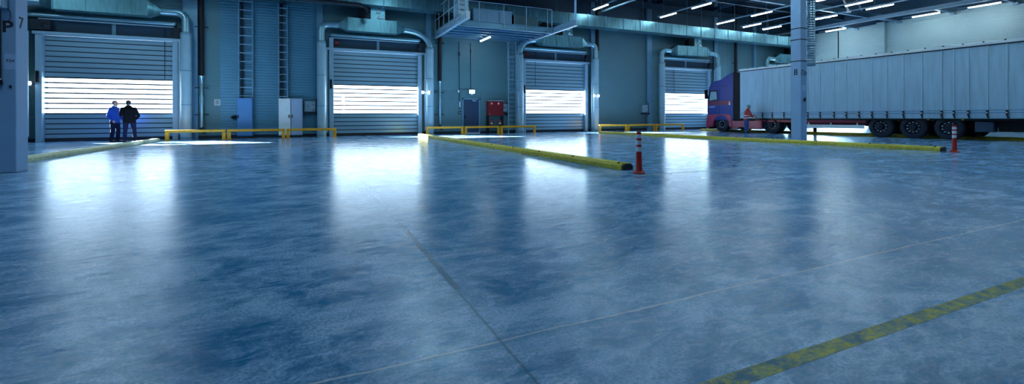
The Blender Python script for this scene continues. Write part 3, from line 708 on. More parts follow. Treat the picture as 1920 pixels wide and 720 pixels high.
MB().lathe([(.19, 3.10), (.205, 3.12), (.205, 3.17), (.19, 3.19)], (19.13, 11.75, 0), 2, 32).build('mouth_ring', M['steel'], t)
b = MB()
for z in (3.9, 5.0, 6.2, 7.4): b.lathe([(.20, z), (.20, z + .05)], (19.13, 11.75, 0), 2, 32)
b.build('joint_ring', M['steel'], t)

lx0, lx1, ly0, ly1 = -5.42, -4.93, 11.33, 11.73
t = thing('concrete_column', (-5.17, 11.5, 0), 'pale concrete column marked with the digit 7 at the left edge', 'column')
MB().box(lx0, lx1, ly0, ly1, 0, ZC).build('shaft', M['column'], t, bevel=.015)
text_mesh('stencilled_digit', '7', .30, M['ink'], t, (lx1 + .003, 11.50, 2.80), '+x', bold=.004)
text_mesh('stencilled_letters', 'D', .30, M['ink'], t, (-5.27, ly0 - .003, 2.80), '-y', bold=.008)
text_mesh('stencilled_letters', 'P', .30, M['ink'], t, (-5.04, ly0 - .003, 2.69), '-y', bold=.006)
t = thing('paper_sign', (-5.0, 11.32, 1.9), 'blue paper sheet reading F24 taped to the left column', 'sign')
MB().box(-5.08, -4.935, ly0 - .006, ly0 - .001, 1.91, 2.20).build('sheet', M['paper'], t, smooth=False)
text_mesh('lettering', 'F24', .075, M['ink'], t, (-5.0, ly0 - .009, 2.07), '-y')
t = thing('column_conduit', (-5.12, 11.28, 1.7), 'dark cable running down the left column to a black socket', 'cable')
MB().cyl((-5.125, ly0 - .02, 1.72), (-5.125, ly0 - .02, 3.0), .010, 8).build('cable', M['dark'], t)
MB().tube([(-5.05, ly0 - .02, 3.05), (-4.99, ly0 - .03, 2.98), (-4.985, ly0 - .03, 2.85), (-5.04, ly0 - .02, 2.78)], .006, 6).build('loose_cable', M['dark'], t)
MB().box(-5.23, -5.10, ly0 - .08, ly0, 1.63, 1.71).build('socket', M['black'], t, bevel=.01)
MB().cyl((-5.115, ly0 - .06, 1.72), (-5.115, ly0 - .06, 1.74), .014, 8).build('plug', M['alu'], t)
t = thing('junction_box', (-5.15, 11.25, 3.0), 'grey metal box at the top of the left column', 'junction box')
MB().box(-5.36, -5.03, ly0 - .16, ly0, 3.02, 3.28).build('casing', M['steel_light'], t, bevel=.02)
MB().box(-5.34, -5.05, ly0 - .17, ly0 - .155, 3.05, 3.25).build('lid', M['alu'], t, bevel=.005)
b = MB().box(-5.015, -4.985, ly0 - .02, ly0, 1.57, 1.62); tag(b.build('wall_hook', M['dark']), 'tiny dark hook on the left column', 'hook')

# ------------------------------------------------------------------ floor things
def curb(x, y0, y1, label, w=.26, h=.13, step=1.6, m='curb'):
    t = thing('wheel_curb', (x + w / 2, (y0 + y1) / 2, 0), label, 'curb', 'yellow wheel guide curbs')
    prof = [(x, 0), (x, h * .62), (x + .05, h), (x + w - .05, h), (x + w, h * .62), (x + w, 0)]
    MB().prism(prof, 1, y0, y1).build('rail', M[m], t, bevel=.008)
    y = y0 + .12
    while y < y1:
        MB().cyl((x + .05, y, h * .8), (x + .05, y, h + .012), .022, 8).build('bolt', M['black'], t); y += step
    MB().prism([(x + .02, 0), (x + .02, h * .55), (x + .06, h * .9), (x + w - .06, h * .9), (x + w - .02, h * .55), (x + w - .02, 0)], 1, y0 - .05, y0).build('end_cap', M['dark'], t, smooth=False)
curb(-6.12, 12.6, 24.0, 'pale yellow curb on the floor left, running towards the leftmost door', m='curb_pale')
curb(5.30, 6.7, 23.6, 'yellow curb ending beside the middle red and white post')
curb(15.98, 6.3, 22.3, 'long yellow curb passing the foot of column eight')
curb(25.15, 5.5, 23.0, 'yellow curb lying under the trailer between its wheels', w=.34, h=.13)

def bumper(x0, x1, y, label):
    t = thing('bumper_rail', ((x0 + x1) / 2, y, 0), label, 'bumper rail', 'low yellow bumper rails')
    r = .05
    MB().box(x0, x1, y - .06, y + .06, .355, .475).build('beam', M['yellow'], t, bevel=.025)
    for a, b_ in ((x0, x0 + .15), (x1 - .15, x1)):
        MB().box(a + .0, b_ - .0, y - .058, y + .058, .012, .358).build('leg', M['yellow'], t, bevel=.02)
        MB().box(a - .03, b_ + .03, y - .10, y + .10, 0, .014).build('foot_plate', M['yellow'], t, smooth=False)
yA, yB, yC = 24.35, 24.6, 24.3
bumper(-5.78, -3.49, yA, 'low yellow bumper rail in front of the pipe right of the leftmost door')
bumper(-3.44, -1.03, yA, 'low yellow bumper rail in front of the blue cabinet')
bumper(-.98, 1.30, yA, 'low yellow bumper rail in front of the grey-blue cabinet and control box')
bumper(5.98, 8.17, yB, 'low yellow bumper rail starting at the right pipe of the second door')
bumper(8.23, 10.44, yB, 'low yellow bumper rail in front of the grey pedestrian door')
bumper(10.50, 12.88, yB, 'low yellow bumper rail in front of the caged ladder')
bumper(17.45, 19.75, yC, 'low yellow bumper rail right of the third roller door')
bumper(19.8, 22.2, yC, 'low yellow bumper rail behind the middle red and white post')
bumper(22.25, 24.9, yC, 'low yellow bumper rail reaching in front of the fourth roller door')

def post(x, y, label):
    t = thing('delineator_post', (x, y, 0), label, 'delineator post', 'red and white delineator posts')
    MB().lathe([(.10, 0), (.105, .012), (.095, .03), (.06, .05)], (x, y, 0), 2, 28).build('base', M['red_plastic'], t)
    MB().lathe([(.062, .045), (.055, .12), (.046, .42), (.042, .72), (.036, .735), (.0, .737)], (x, y, 0), 2, 28).build('tube', M['red_plastic'], t)
    for a, b_ in ((.385, .465), (.505, .58), (.62, .685)): MB().lathe([(.047, a), (.0485, a + .004), (.0475, b_ - .004), (.046, b_)], (x, y, 0), 2, 28).build('reflective_band', M['reflect'], t)
    b = MB()
    for k_ in range(4): b.cyl((x + .085 * math.cos(k_ * PI / 2 + .5), y + .085 * math.sin(k_ * PI / 2 + .5), .02), (x + .085 * math.cos(k_ * PI / 2 + .5), y + .085 * math.sin(k_ * PI / 2 + .5), .04), .012, 6)
    b.build('anchor_bolt', M['black'], t)
post(5.29, 6.19, 'red and white marker post at the near end of the middle yellow curb')
post(16.06, 6.02, 'red and white marker post in front of the trailer wheels')
b = MB().prism([(-.5, 1.175), (9, 1.04), (9, 1.115), (-.5, 1.25)], 2, 0, .0008)
tag(b.build('floor_line', M['worn'], smooth=False), 'worn yellow painted line across the lower right of the floor', 'floor marking')
tag(MB().box(5.05, 8.2, 5.93, 5.96, 0, .0008).build('floor_line', M['worn'], smooth=False), 'faint thin yellow line on the floor at the middle marker post', 'floor marking')

# ------------------------------------------------------------------ wheels
def wheel(t, xs, y, r=.50, w=.32, face=-1):
    # xs: outer face x; face=-1 the wheel shows its outer side towards -X
    s = 1 if face < 0 else -1
    o = MB().lathe([(r * .62, xs + s * .0), (r * .80, xs - s * .012 * 0 + s * .0), (r * .93, xs + s * .02), (r, xs + s * .06), (r, xs + s * (w - .06)), (r * .93, xs + s * (w - .01)), (r * .6, xs + s * w)], (0, y, r), 0, 40, False).build('wheel', M['tyre'], t)
    MB().lathe([(r * .60, xs - s * .004), (r * .56, xs + s * .02), (r * .50, xs + s * .055), (r * .28, xs + s * .065), (r * .24, xs - s * .02), (r * .16, xs - s * .035), (.01, xs - s * .035)], (0, y, r), 0, 40, False).build('rim', M['rim'], o)
    b = MB()
    for k_ in range(10):
        a = 2 * PI * k_ / 10
        b.cyl((xs + s * .054, y + r * .40 * math.cos(a), r + r * .40 * math.sin(a)), (xs + s * .066, y + r * .40 * math.cos(a), r + r * .40 * math.sin(a)), .045, 12)
    b2 = MB()
    for k_ in range(10):
        a = 2 * PI * (k_ + .5) / 10
        b2.box(xs + s * .012, xs + s * .06, y + r * .44 * math.cos(a) - .018, y + r * .44 * math.cos(a) + .018, r + r * .44 * math.sin(a) - .018, r + r * .44 * math.sin(a) + .018)
    b2.build('wheel_bolt', M['alu'], o)

# ------------------------------------------------------------------ tractor unit
TX0, TX1 = 24.12, 26.60
t = thing('tractor_unit', (25.35, 19.5, 0), 'blue truck cab with dark red stripe and crimson lower body', 'truck')
prof = [(19.47, .74), (21.46, .74), (21.52, 1.35), (21.50, 2.05), (21.40, 2.70), (21.22, 3.12), (21.04, 3.25), (20.40, 3.36), (19.98, 3.60), (19.62, 3.75), (19.47, 3.72)]
MB().prism(prof, 0, TX0, TX1).build('cab', M['truck_blue'], t, bevel=.05)
dx = TX0 - .006
o = MB().prism([(19.60, 2.0), (21.30, 1.99), (21.42, 1.80), (21.42, 1.74), (19.60, 1.72)], 0, dx - .004, TX0 + .01).build('side_stripe', M['stripe'], t, smooth=False)
MB().box(TX0 - .012, TX0 + .01, 19.86, 21.36, 2.925, 2.95).build('roof_seam', M['ink'], t, smooth=False)
MB().prism([(20.66, 2.70), (21.20, 2.72), (21.30, 2.50), (21.36, 1.96), (20.62, 2.02)], 0, TX0 - .010, TX0 + .01).build('window_surround', M['ink'], t, smooth=False)
MB().prism([(20.74, 2.60), (21.16, 2.62), (21.24, 2.44), (21.28, 2.04), (20.70, 2.10)], 0, TX0 - .018, TX0 - .008).build('side_window', M['glass_dark'], t, smooth=False)
d = MB()
for a, b_ in (((20.52, .80), (20.54, 2.8)), ((21.36, .82), (21.38, 1.9))): d.cyl((TX0 - .003, *a), (TX0 - .003, *b_), .008, 6)
d.build('door_gap', M['ink'], t)
MB().box(TX0 - .04, TX0, 19.70, 19.78, 1.70, 1.92).build('door_handle', M['reflect'], t, bevel=.01)
b = MB()
for i, y in enumerate((21.30, 21.22, 21.14, 21.06, 20.98, 20.90)): b.prism([(y, 1.56 + (i % 2) * .02), (y + .045, 1.56 + (i % 2) * .02), (y + .03, 1.62), (y - .015, 1.62)], 0, TX0 - .008, TX0)
b.box(TX0 - .008, TX0, 20.80, 21.34, 1.66, 1.675); b.build('small_lettering', M['tarp_seam'], t, smooth=False)
MB().prism([(21.46, 1.98), (21.52, 1.98), (21.46, 2.72), (21.36, 2.72)], 0, TX0 + .15, TX1 - .15).build('windscreen', M['glass_dark'], t, smooth=False)
m_ = MB().box(TX0 - .26, TX0 - .06, 21.36, 21.48, 2.15, 2.75); m_.cyl((TX0 - .1, 21.42, 2.7), (TX0 + .05, 21.3, 2.85), .02, 8); m_.cyl((TX0 - .1, 21.42, 2.2), (TX0 + .05, 21.35, 2.1), .02, 8)
m_.build('wing_mirror', M['black'], t, bevel=.02)
b = MB()
for x in (24.5, 25.35, 26.2): b.box(x - .05, x + .05, 20.98, 21.08, 3.25, 3.34)
b.build('roof_marker_lamp', M['black'], t, bevel=.01)
# black side fairing and rear of the cab
MB().prism([(19.02, .70), (19.47, .70), (19.47, 3.74), (19.30, 3.74), (19.06, 3.66)], 0, TX0 - .005, TX0 + .05).build('side_fairing', M['black'], t, smooth=False)
MB().prism([(19.30, .70), (19.46, .70), (19.46, 3.72), (19.30, 3.70)], 0, TX0 + .05, TX1 - .05).build('cab_rear', M['black'], t, smooth=False)
# crimson lower front with wheel arch
def arch(yc, zc, r, a0, a1, n=14): return [(yc + r * math.cos(math.radians(a0 + (a1 - a0) * i / n)), zc + r * math.sin(math.radians(a0 + (a1 - a0) * i / n))) for i in range(n + 1)]
low = [(21.50, .22), (21.50, .85), (21.44, 1.02)] + [(19.60, 1.02), (19.60, .22), (19.72, .22)] 
lowp = [(21.46, .20), (21.53, .30), (21.53, .78), (20.98, .78)] + []
def lower_panel():
    A = arch(20.38, .48, .62, -12, 192)          # from front side over the top to rear
    outer = [(21.50, .20)] + [(21.53, .78), (21.2, .92), (20.38, 1.18), (19.66, .92), (19.60, .35)]
    # build as strips between arch and outline
    ring_o = []
    n = len(A)
    for i, (y, z) in enumerate(A):
        a = math.radians(-12 + 204 * i / (n - 1)); c_, s_ = math.cos(a), math.sin(a)
        # ray to bounding rectangle
        tt = 1e9
        if c_ > 1e-6: tt = min(tt, (21.52 - 20.38) / c_)
        if c_ < -1e-6: tt = min(tt, (19.60 - 20.38) / c_)
        if s_ > 1e-6: tt = min(tt, (1.12 - .48) / s_)
        if s_ < -1e-6: tt = min(tt, (.22 - .48) / s_)
        ring_o.append((20.38 + tt * c_, .48 + tt * s_))
    b = MB()
    for i in range(n - 1):
        b.prism([A[i], A[i + 1], ring_o[i + 1], ring_o[i]], 0, TX0 - .03, TX0 + .12)
    return b
lower_panel().build('wheel_arch_panel', M['truck_red'], t, smooth=False)
MB().prism([(20.95, .22), (21.52, .22), (21.55, .40), (21.55, .88), (21.47, 1.0), (21.3, 1.02), (21.3, .22)], 0, TX0 - .02, TX1 + .02).build('front_bumper', M['truck_red'], t, bevel=.02)
f_ = MB()
A = arch(20.38, .48, .60, -5, 185, 16); B_ = arch(20.38, .48, .65, -5, 185, 16)
for i in range(16): f_.prism([A[i], A[i + 1], B_[i + 1], B_[i]], 0, TX0 - .05, TX0 + .4)
f_.build('front_mudguard', M['truck_red'], t)
MB().box(TX0 + .1, TX1 - .1, 19.5, 21.4, .55, .80).build('cab_floor', M['black'], t, smooth=False)
MB().prism([(17.58, .72), (17.58, .30), (17.64, .22), (19.60, .22), (19.60, .74)], 0, TX0, TX0 + .10).build('side_skirt', M['truck_red'], t, bevel=.01)
MB().prism([(18.65, .22), (18.8, .34), (19.05, .34), (19.25, .22)], 0, TX0 - .012, TX0 - .002).build('skirt_recess', M['black'], t, smooth=False)
for x in (24.95, 25.75): MB().box(x - .05, x + .05, 16.0, 21.2, .52, .74).build('chassis_beam', M['black'], t, smooth=False)
MB().box(24.4, 25.0 - .12, 17.7, 19.3, .3, .66).build('fuel_tank', M['black'], t, bevel=.06)
for yy in (20.38, 17.01): MB().cyl((TX0 + .2, yy, .5), (TX1 - .2, yy, .5), .07, 12).build('axle', M['black'], t)
f_ = MB(); A = arch(17.01, .50, .58, 15, 165, 12); B_ = arch(17.01, .50, .61, 15, 165, 12)
for i in range(12): f_.prism([A[i], A[i + 1], B_[i + 1], B_[i]], 0, TX0 + .02, TX0 + .6)
f_.build('rear_mudguard', M['black'], t)
MB().lathe([(.5, .78), (.5, .84)], (25.35, 16.9, 0), 2, 24).box(24.85, 25.85, 16.5, 17.3, .70, .78).build('coupling_plate', M['black'], t)
MB().box(24.3, 24.9, 17.72, 18.0, .742, .80).build('catwalk', M['alu'], t, smooth=False)
wheel(t, TX0 + .02, 20.38); wheel(t, TX1 - .02, 20.38, face=1)
wheel(t, TX0 + .02, 17.01); wheel(t, TX0 + .36, 17.01, w=.30); wheel(t, TX1 - .02, 17.01, face=1)

# ------------------------------------------------------------------ curtain-side trailer
t = thing('semi_trailer', (25.35, 12.2, 0), 'long pale blue curtain-sided trailer behind column eight', 'trailer')
F0, F1 = 5.4, 19.02
b = MB(); ny = 110; nz = 8
straps = [17.5, 16.91, 16.22, 15.55, 14.91, 14.29, 13.62, 13.06, 12.5, 11.96, 11.37, 10.75, 10.09, 9.43, 9.04, 8.6, 8.05, 7.51, 6.9, 6.3, 5.8]
rings = []
for i in range(ny + 1):
    y = F0 + .03 + (F1 - .06 - F0) * i / ny
    d = min(abs(y - s_) for s_ in straps); bul = .012 * math.sin(min(1, d / .3) * PI / 2)
    ring = []
    for j in range(nz + 1):
        z = .88 + (3.76 - .88) * j / nz
        ring.append((TX0 - .01 - bul * math.sin(PI * j / nz) - .006 * math.sin(y * 9 + j), y, z))
    ring += [(TX0 + .03, y, 3.76), (TX0 + .03, y, .88)]
    rings.append(ring)
b.loft(rings); b.build('side_curtain', M['tarp'], t)
rings = [[(TX1 + .0, F0, .88), (TX1 + .0, F0, 3.76), (TX1 - .04, F0, 3.76), (TX1 - .04, F0, .88)], [(TX1, F1, .88), (TX1, F1, 3.76), (TX1 - .04, F1, 3.76), (TX1 - .04, F1, .88)]]
MB().loft(rings).build('far_side_curtain', M['tarp'], t, smooth=False)
MB().box(TX0 + .03, TX1 - .04, F1 - .06, F1, .88, 3.8).build('front_wall', M['alu'], t, smooth=False)
MB().box(TX0 + .03, TX1 - .04, F0, F0 + .06, .88, 3.8).build('rear_door', M['alu'], t, smooth=False)
MB().box(TX0 + .02, TX1 - .02, F0, F1, 3.80, 3.86).build('roof_sheet', M['tarp'], t, smooth=False)
MB().box(TX0 - .045, TX0 + .05, F0, F1 + .04, 3.76, 3.88).build('roof_rail', M['alu'], t, bevel=.012)
MB().box(TX0 - .03, TX0 + .03, F0, F1, 3.715, 3.76).build('curtain_track', M['ink'], t, smooth=False)
proto = MB().box(TX0 - .055, TX0 - .045, F0 + .3, F0 + .36, 3.86, 3.90).build('rail_rivet', M['ink'], t, smooth=False)
for i in range(1, 22):
    r = proto.copy(); COL.objects.link(r); r.parent = t; r.location = (0, i * .605, 0)
MB().box(TX0, TX1, F0, F1, .78, .88).build('load_floor', M['black'], t, smooth=False)
MB().box(TX0 - .035, TX0 + .0, F0, F1, .865, .895).build('curtain_hem', M['steel'], t, smooth=False)
for z in (1.09, 1.19): MB().box(TX0 - .040, TX0 - .028, F0 + .05, F1 - .1, z, z + .022).build('hem_belt', M['blue_cab'], t, smooth=False)
for y in straps:
    MB().box(TX0 - .040, TX0 - .028, y - .02, y + .02, 1.2, 3.72).build('curtain_strap', M['tarp_seam'], t, smooth=False)
    o = MB().box(TX0 - .075, TX0 - .03, y - .035, y + .03, 1.02, 1.20).prism([(y - .05, .88), (y - .01, .88), (y + .03, 1.04), (y - .02, 1.04)], 0, TX0 - .07, TX0 - .03).build('buckle', M['ink'], t, smooth=False)
    MB().box(TX0 - .09, TX0 - .075, y - .02, y + .02, 1.08, 1.13).build('buckle_tongue', M['alu'], o, smooth=False)
for x in (24.92, 25.78): MB().prism([(F0 + .1, .78), (F1 - .3, .78), (16.0, .70), (15.6, .50), (F0 + .1, .50)], 0, x - .05, x + .05).build('chassis_beam', M['truck_red_dark'], t, smooth=False)
MB().prism([(12.25, .80), (12.25, .66), (18.0, .66), (18.0, .80)], 0, TX0 + .02, TX0 + .07).build('side_sill', M['truck_red_dark'], t, smooth=False)
MB().box(TX0 + .02, TX0 + .05, 12.30, 15.05, .38, .55).build('side_guard', M['alu'], t, bevel=.008)
for y in (12.6, 13.8, 14.9): MB().box(TX0 + .05, TX0 + .09, y, y + .06, .38, .78).build('guard_bracket', M['alu'], t, smooth=False)
for x in (24.6, 26.1): MB().box(x - .06, x + .06, 15.7, 15.82, .02, .78).box(x - .13, x + .13, 15.6, 15.92, 0, .03).build('landing_leg', M['black'], t, smooth=False)
for y in (11.66, 10.44, 9.24):
    wheel(t, TX0 + .03, y, .49, .36); wheel(t, TX1 - .03, y, .49, .36, 1)
    MB().cyl((TX0 + .3, y, .49), (TX1 - .3, y, .49), .07, 12).build('axle', M['black'], t)
    f_ = MB(); A = arch(y, .49, .54, 20, 160, 10); B_ = arch(y, .49, .565, 20, 160, 10)
    for i in range(10): f_.prism([A[i], A[i + 1], B_[i + 1], B_[i]], 0, TX0 + .03, TX0 + .42)
    f_.build('mudguard', M['black'], t)
MB().box(TX0 + .12, TX0 + .5, 7.93, 8.48, .34, .76).build('tool_box', M['door_slab'], t, bevel=.02)
MB().box(24.9, 25.1, 8.6, 12.3, .16, .78).build('underbody_shade_box', M['black'], t, smooth=False)  # black box standing in for the underbody shade between the wheels
MB().box(24.4, 26.2, 5.6, 7.85, .36, .76).build('underrun_shade_box', M['black'], t, smooth=False)  # black filler, sized to make the shade under the trailer tail
MB().box(24.2, 26.5, 5.42, 5.5, .42, .58).build('rear_bumper', M['alu'], t, smooth=False)
proto = None
for y in (9.85, 8.75, 6.6): MB().box(TX0 - .01, TX0 + .03, y, y + .07, .80, .84).build('side_marker_lamp', M['yellow'], t, smooth=False)

# ------------------------------------------------------------------ people
def limb(b, pts, rs, n=12):
    b.tube(pts, rs, n)
    for p, r in zip(pts, rs): b.ball(p, r, n, 8)
def hand(b, wrist, d, up, side, curl=.35):
    """palm plus five separate bent fingers; d: towards the fingertips, up: palm side, side: thumb side"""
    w = Vector(wrist); d = Vector(d).normalized(); s_ = Vector(side).normalized(); u = Vector(up).normalized()
    limb(b, [w, w + d * .04], [.024, .026], 10)
    for k_ in (-1, 0, 1): limb(b, [w + d * .03 + s_ * .018 * k_, w + d * .085 + s_ * .021 * k_], [.017, .014], 8)
    for k_, L_ in ((1.5, .068), (.5, .078), (-.5, .073), (-1.5, .058)):
        p0 = w + d * .085 + s_ * .0145 * k_; p1 = p0 + (d * math.cos(curl) + u * math.sin(curl)) * L_ * .5; p2 = p1 + (d * math.cos(curl * 2.6) + u * math.sin(curl * 2.6)) * L_ * .5
        limb(b, [p0, p1, p2], [.0095, .009, .0078], 8)
    p0 = w + d * .03 + s_ * .03; p1 = p0 + (d * .6 + s_ * .7).normalized() * .035; p2 = p1 + (d * .9 + s_ * .2 + u * .3).normalized() * .03
    limb(b, [p0, p1, p2], [.013, .011, .009], 8)
def person(loc, yaw, H_, J, mats, label, hair, bald=False, wide=1.0, lean=(0, 0), head_turn=0, bands_=False, cap=False):
    """local frame: facing +Y; x to the person's right"""
    t = thing('person', loc, label, 'person'); t.rotation_euler = (0, 0, yaw); t['_o'] = (0, 0, 0)
    k_ = H_ / 1.75; lx, ly = lean
    def S(z): return z * k_
    def off(z): f = max(0, (z - .95) / .8); return lx * f, ly * f
    # body: head, neck, torso, arms, legs as overlapping volumes fused into one surface
    b = MB()
    def ring(z, a, c_, n=18, dy=0):
        ox, oy = off(z); return [(ox + a * wide * math.cos(2 * PI * i / n), oy + dy + c_ * math.sin(2 * PI * i / n), S(z)) for i in range(n)]
    torso = [(.86, .13, .095, 0), (.93, .165, .115, 0), (1.02, .150, .105, 0), (1.12, .145, .10, 0), (1.25, .160, .115, 0), (1.35, .170, .115, -.01), (1.42, .14, .09, -.015), (1.47, .08, .065, -.01), (1.52, .055, .055, 0)]
    b.loft([ring(z, a, c_, dy=dy) for z, a, c_, dy in torso])
    ox, oy = off(1.6)
    limb(b, [(ox, oy - .01, S(1.46)), (ox, oy + .01, S(1.58))], [.058, .054])
    hc = Vector((ox, oy + .015, S(1.645)))
    R = Matrix.Rotation(head_turn, 3, 'Z')
    def HP(x, y, z): return hc + R @ Vector((x, y, z))
    hb = MB(); hb.ball((0, 0, 0), (.075, .095, .105), 18, 12); hb.ball((0, .03, -.05), (.055, .065, .065), 14, 10)
    hb.tube([(0, .085, .015), (0, .108, -.022)], [.009, .015], 8); hb.ball((0, .104, -.024), (.016, .014, .012), 8, 6)
    for sx in (-1, 1):
        hb.ball((sx * .076, -.004, -.008), (.010, .02, .032), 8, 6); hb.ball((sx * .03, .083, .018), (.014, .01, .010), 8, 6); hb.ball((sx * .032, .086, .036), (.02, .008, .006), 8, 6)
    hb.ball((0, .09, -.056), (.024, .010, .006), 8, 6); hb.ball((0, .09, -.066), (.02, .010, .006), 8, 6); hb.ball((0, .075, -.095), (.025, .02, .018), 8, 6)
    b._add([HP(*v) for v in hb.v], hb.f)
    legs = {}
    for sx, nm in ((-1, 'l'), (1, 'r')):
        hip = Vector((sx * .09 * wide, 0, S(.90))); knee = Vector(J['knee_' + nm]) * k_; ank = Vector(J['ankle_' + nm]) * k_
        legs[nm] = (hip, knee, ank); limb(b, [hip, (hip + knee) / 2, knee, (knee * .6 + ank * .4), ank], [.085, .075, .055, .055, .038])
        d = Vector(J['toe_' + nm]); limb(b, [ank + Vector((0, 0, -.04)), ank + d * .14 + Vector((0, 0, -.05))], [.036, .03])
    arms = {}
    for sx, nm in ((-1, 'l'), (1, 'r')):
        ox2, oy2 = off(1.42); sh = Vector((ox2 + sx * .165 * wide, oy2 - .01, S(1.385))); el = Vector(J['elbow_' + nm]) * k_; wr = Vector(J['wrist_' + nm]) * k_
        arms[nm] = (sh, el, wr); limb(b, [sh, (sh + el) / 2, el, (el * .7 + wr * .3), wr], [.052, .045, .037, .038, .025])
        d = (wr - el).normalized(); side = Vector(J.get('thumb_' + nm, (0, 1, 0))); side = (side - d * side.dot(d)).normalized(); up = d.cross(side) * sx
        hand(b, wr, d, up, side)
    def fuse(o, vox):
        m = o.modifiers.new('fuse', 'REMESH'); m.mode = 'VOXEL'; m.voxel_size = vox; m.use_smooth_shade = True
        s2 = o.modifiers.new('soft', 'SMOOTH'); s2.factor = .5; s2.iterations = 2
    o = b.build('body', M['skin'], t); fuse(o, .0075)
    # jacket
    b = MB()
    jk = [(.80, .175, .135, 0), (.84, .185, .14, 0), (.98, .18, .135, 0), (1.12, .175, .13, 0), (1.26, .19, .14, 0), (1.35, .195, .135, -.01), (1.41, .170, .12, -.012), (1.46, .125, .10, -.012), (1.50, .085, .08, -.01), (1.53, .072, .072, 0)]
    b.loft([ring(z, a, c_, dy=dy) for z, a, c_, dy in jk])
    for nm in 'lr':
        sh, el, wr = arms[nm]; e2 = wr + (el - wr) * .06
        limb(b, [sh, (sh + el) / 2, el, e2], [.082, .075, .064, .050])
    o = b.build('jacket', M[mats[0]], t); fuse(o, .012)
    b = MB(); ox, oy = off(1.5)
    b.loft([[(ox + r_ * math.cos(2 * PI * i / 16), oy + r_ * math.sin(2 * PI * i / 16), S(z)) for i in range(16)] for r_, z in ((.078, 1.49), (.070, 1.545), (.062, 1.545), (.06, 1.49))])
    b.build('collar', M[mats[0] if mats[0] != 'jacket_blue' else 'paper'], t)
    # trousers
    b = MB(); b.loft([ring(z, a, c_) for z, a, c_ in ((.80, .16, .115), (.90, .17, .125), (.99, .158, .115))])
    for nm in 'lr':
        hip, knee, ank = legs[nm]; limb(b, [hip, (hip + knee) / 2, knee, (knee + ank) / 2], [.102, .092, .076, .070]); b.tube([(knee + ank) / 2, ank + Vector((0, 0, -.015))], [.070, .066], 14)
    o = b.build('trousers', M[mats[1]], t); fuse(o, .012)
    for nm in 'lr':
        ank = legs[nm][2]; d = Vector(J['toe_' + nm]).normalized(); sd = Vector((-d.y, d.x, 0)); b = MB(); a0 = Vector((ank.x, ank.y, 0)); n = 14; rings = []
        for z, fr, bk, w_ in ((0, .19, .085, .048), (.028, .195, .088, .050), (.055, .16, .085, .046), (.085, .085, .075, .042), (.11, .05, .06, .045)):
            ring_ = []
            for i in range(n):
                a = 2 * PI * i / n; c_, s_ = math.cos(a), math.sin(a); ring_.append(tuple(a0 + d * (c_ * (fr if c_ > 0 else bk)) + sd * (s_ * w_) + Vector((0, 0, z))))
            rings.append(ring_)
        b.loft(rings); b.build('shoe', M['shoe'], t, bevel=.004)
    # hair or cap
    hb = MB()
    if cap:
        hb.loft([[(r_ * math.cos(2 * PI * i / 20), -.004 + r_ * 1.2 * math.sin(2 * PI * i / 20), z) for i in range(20)] for r_, z in ((.083, .03), (.084, .07), (.07, .105), (.035, .122), (.005, .126))])
        hb.prism([(-.06, .08), (.06, .08), (.045, .16), (-.045, .16)], 2, .03, .04)
    else:
        n = 20
        zz = [(-.07, .80), (-.03, 1.0), (.03, 1.06), (.07, 1.07), (.10, 1.04), (.118, .6), (.12, .1)] if not bald else [(-.055, .86), (-.02, 1.0), (.03, 1.045), (.07, 1.03), (.10, .9), (.107, .4), (.108, .05)]
        rings = []
        for z, f in zz:
            q = math.sqrt(max(.02, 1 - min(.99, (z / .118)) ** 2)) if z > 0 else 1
            rings.append([(.086 * q * f * math.cos(2 * PI * i / n), -.014 + .106 * q * f * math.sin(2 * PI * i / n) * (1 if math.sin(2 * PI * i / n) < 0 or z > .05 else .55), z) for i in range(n)])
        hb.loft(rings)
    b = MB(); b._add([HP(*v) for v in hb.v], hb.f)
    o = b.build('cap' if cap else 'hair', M[hair], t)
    if bands_:
        for z in (.96, 1.10):
            b = MB(); b.loft([ring(z - .025, .19, .145), ring(z + .025, .192, .146)]); b.build('reflective_band', M['reflect'], t)
        for nm in 'lr':
            sh, el, wr = arms[nm]
            for f in (.35, .62):
                p = el + (wr - el) * f; q = el + (wr - el) * (f + .18); b = MB().tube([p, q], [.062, .058], 14); b.build('reflective_band', M['reflect'], t)
    return t
base = dict(knee_l=(-.10, .02, .49), knee_r=(.10, .02, .49), ankle_l=(-.10, -.02, .09), ankle_r=(.11, -.02, .09), toe_l=(-.15, 1, 0), toe_r=(.15, 1, 0))
# man in the blue jacket, turned three quarters to the right towards the other one
J = dict(base, elbow_l=(-.23, .0, 1.12), wrist_l=(-.16, .19, .95), elbow_r=(.22, -.08, 1.11), wrist_r=(.20, .10, .90), thumb_l=(.5, .3, .6), thumb_r=(-.4, .8, .3))
J.update(knee_l=(-.09, .06, .49), ankle_l=(-.10, .03, .09), knee_r=(.09, .0, .49), ankle_r=(.10, -.06, .09))
person((-7.52, 24.36, 0), math.radians(-118), 1.76, J, ('jacket_blue', 'trousers'), 'person in a blue work jacket facing right, left of the one in black', 'hair_grey', bald=True, head_turn=math.radians(15))
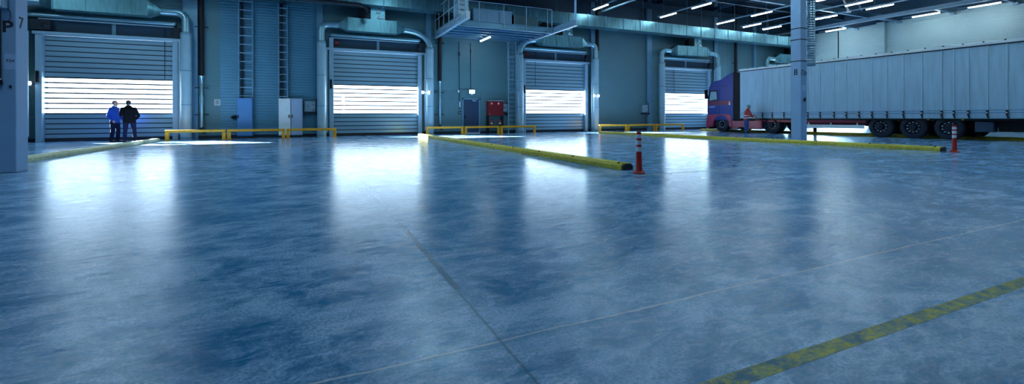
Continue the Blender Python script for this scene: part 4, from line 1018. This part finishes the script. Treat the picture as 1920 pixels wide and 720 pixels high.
# man in black seen from behind
J = dict(base, elbow_l=(-.28, .12, 1.14), wrist_l=(-.18, .33, 1.22), elbow_r=(.29, .0, 1.10), wrist_r=(.22, .19, .98), thumb_l=(.2, -.3, 1), thumb_r=(-.6, .5, .5))
J.update(knee_l=(-.14, .02, .49), ankle_l=(-.16, -.01, .09), knee_r=(.15, .02, .49), ankle_r=(.18, -.02, .09))
person((-6.88, 23.85, 0), math.radians(14), 1.76, J, ('jacket_black', 'trousers'), 'person in a wide black jacket seen from behind, dark hair', 'hair_dark', wide=1.2, lean=(-.05, .03), head_turn=math.radians(28))
# worker at the trailer curtain
J = dict(base, elbow_l=(-.20, .26, 1.10), wrist_l=(-.14, .52, 1.08), elbow_r=(.22, .24, 1.06), wrist_r=(.16, .50, 1.0), thumb_l=(0, 0, 1), thumb_r=(0, 0, 1))
person((23.42, 18.05, 0), math.radians(-120), 1.64, J, ('jacket_red', 'trousers_blue'), 'person in a red jacket with white reflective bands reaching to the trailer side', 'steel', lean=(0, .14), bands_=True, cap=True)

for o in bpy.data.objects:
    if '_o' in o: del o['_o']

# ------------------------------------------------------------------ light, sky, camera
w = bpy.data.worlds.new('sky'); SC.world = w; w.use_nodes = True
bg = w.node_tree.nodes['Background']; bg.inputs[0].default_value = (.66, .84, 1.0, 1); bg.inputs[1].default_value = 8.5
sun = bpy.data.lights.new('sun', 'SUN'); sun.energy = 170; sun.angle = math.radians(.6); sun.color = (1.0, .96, .90)
so = bpy.data.objects.new('sun', sun); COL.objects.link(so); so.location = (-60, 80, 40)
so.rotation_euler = Vector((1.70, -2.0, -1.0)).to_track_quat('-Z', 'Y').to_euler()

cam = bpy.data.cameras.new('camera'); co = bpy.data.objects.new('camera', cam); COL.objects.link(co)
cam.sensor_width = 36; cam.lens = 833.9 / 1920 * 36; cam.shift_y = -(360 - 219.45) / 1920; cam.clip_start = .05; cam.clip_end = 600
mw = Matrix.Translation((0, 0, 1.0)) @ Matrix.Rotation(-.4295, 4, 'Z') @ Matrix.Rotation(PI / 2, 4, 'X') @ Matrix.Rotation(-.00361, 4, 'Z')
co.matrix_world = mw
SC.camera = co
SC.view_settings.view_transform = 'Standard'; SC.view_settings.look = 'None'; SC.view_settings.gamma = 1; SC.view_settings.exposure = .2; SC.view_settings.use_curve_mapping = False
SC.cycles.use_denoising = True
SC.cycles.max_bounces = 6; SC.cycles.diffuse_bounces = 3; SC.cycles.glossy_bounces = 4; SC.cycles.transparent_max_bounces = 12
SC.cycles.caustics_reflective = False; SC.cycles.sample_clamp_indirect = 8
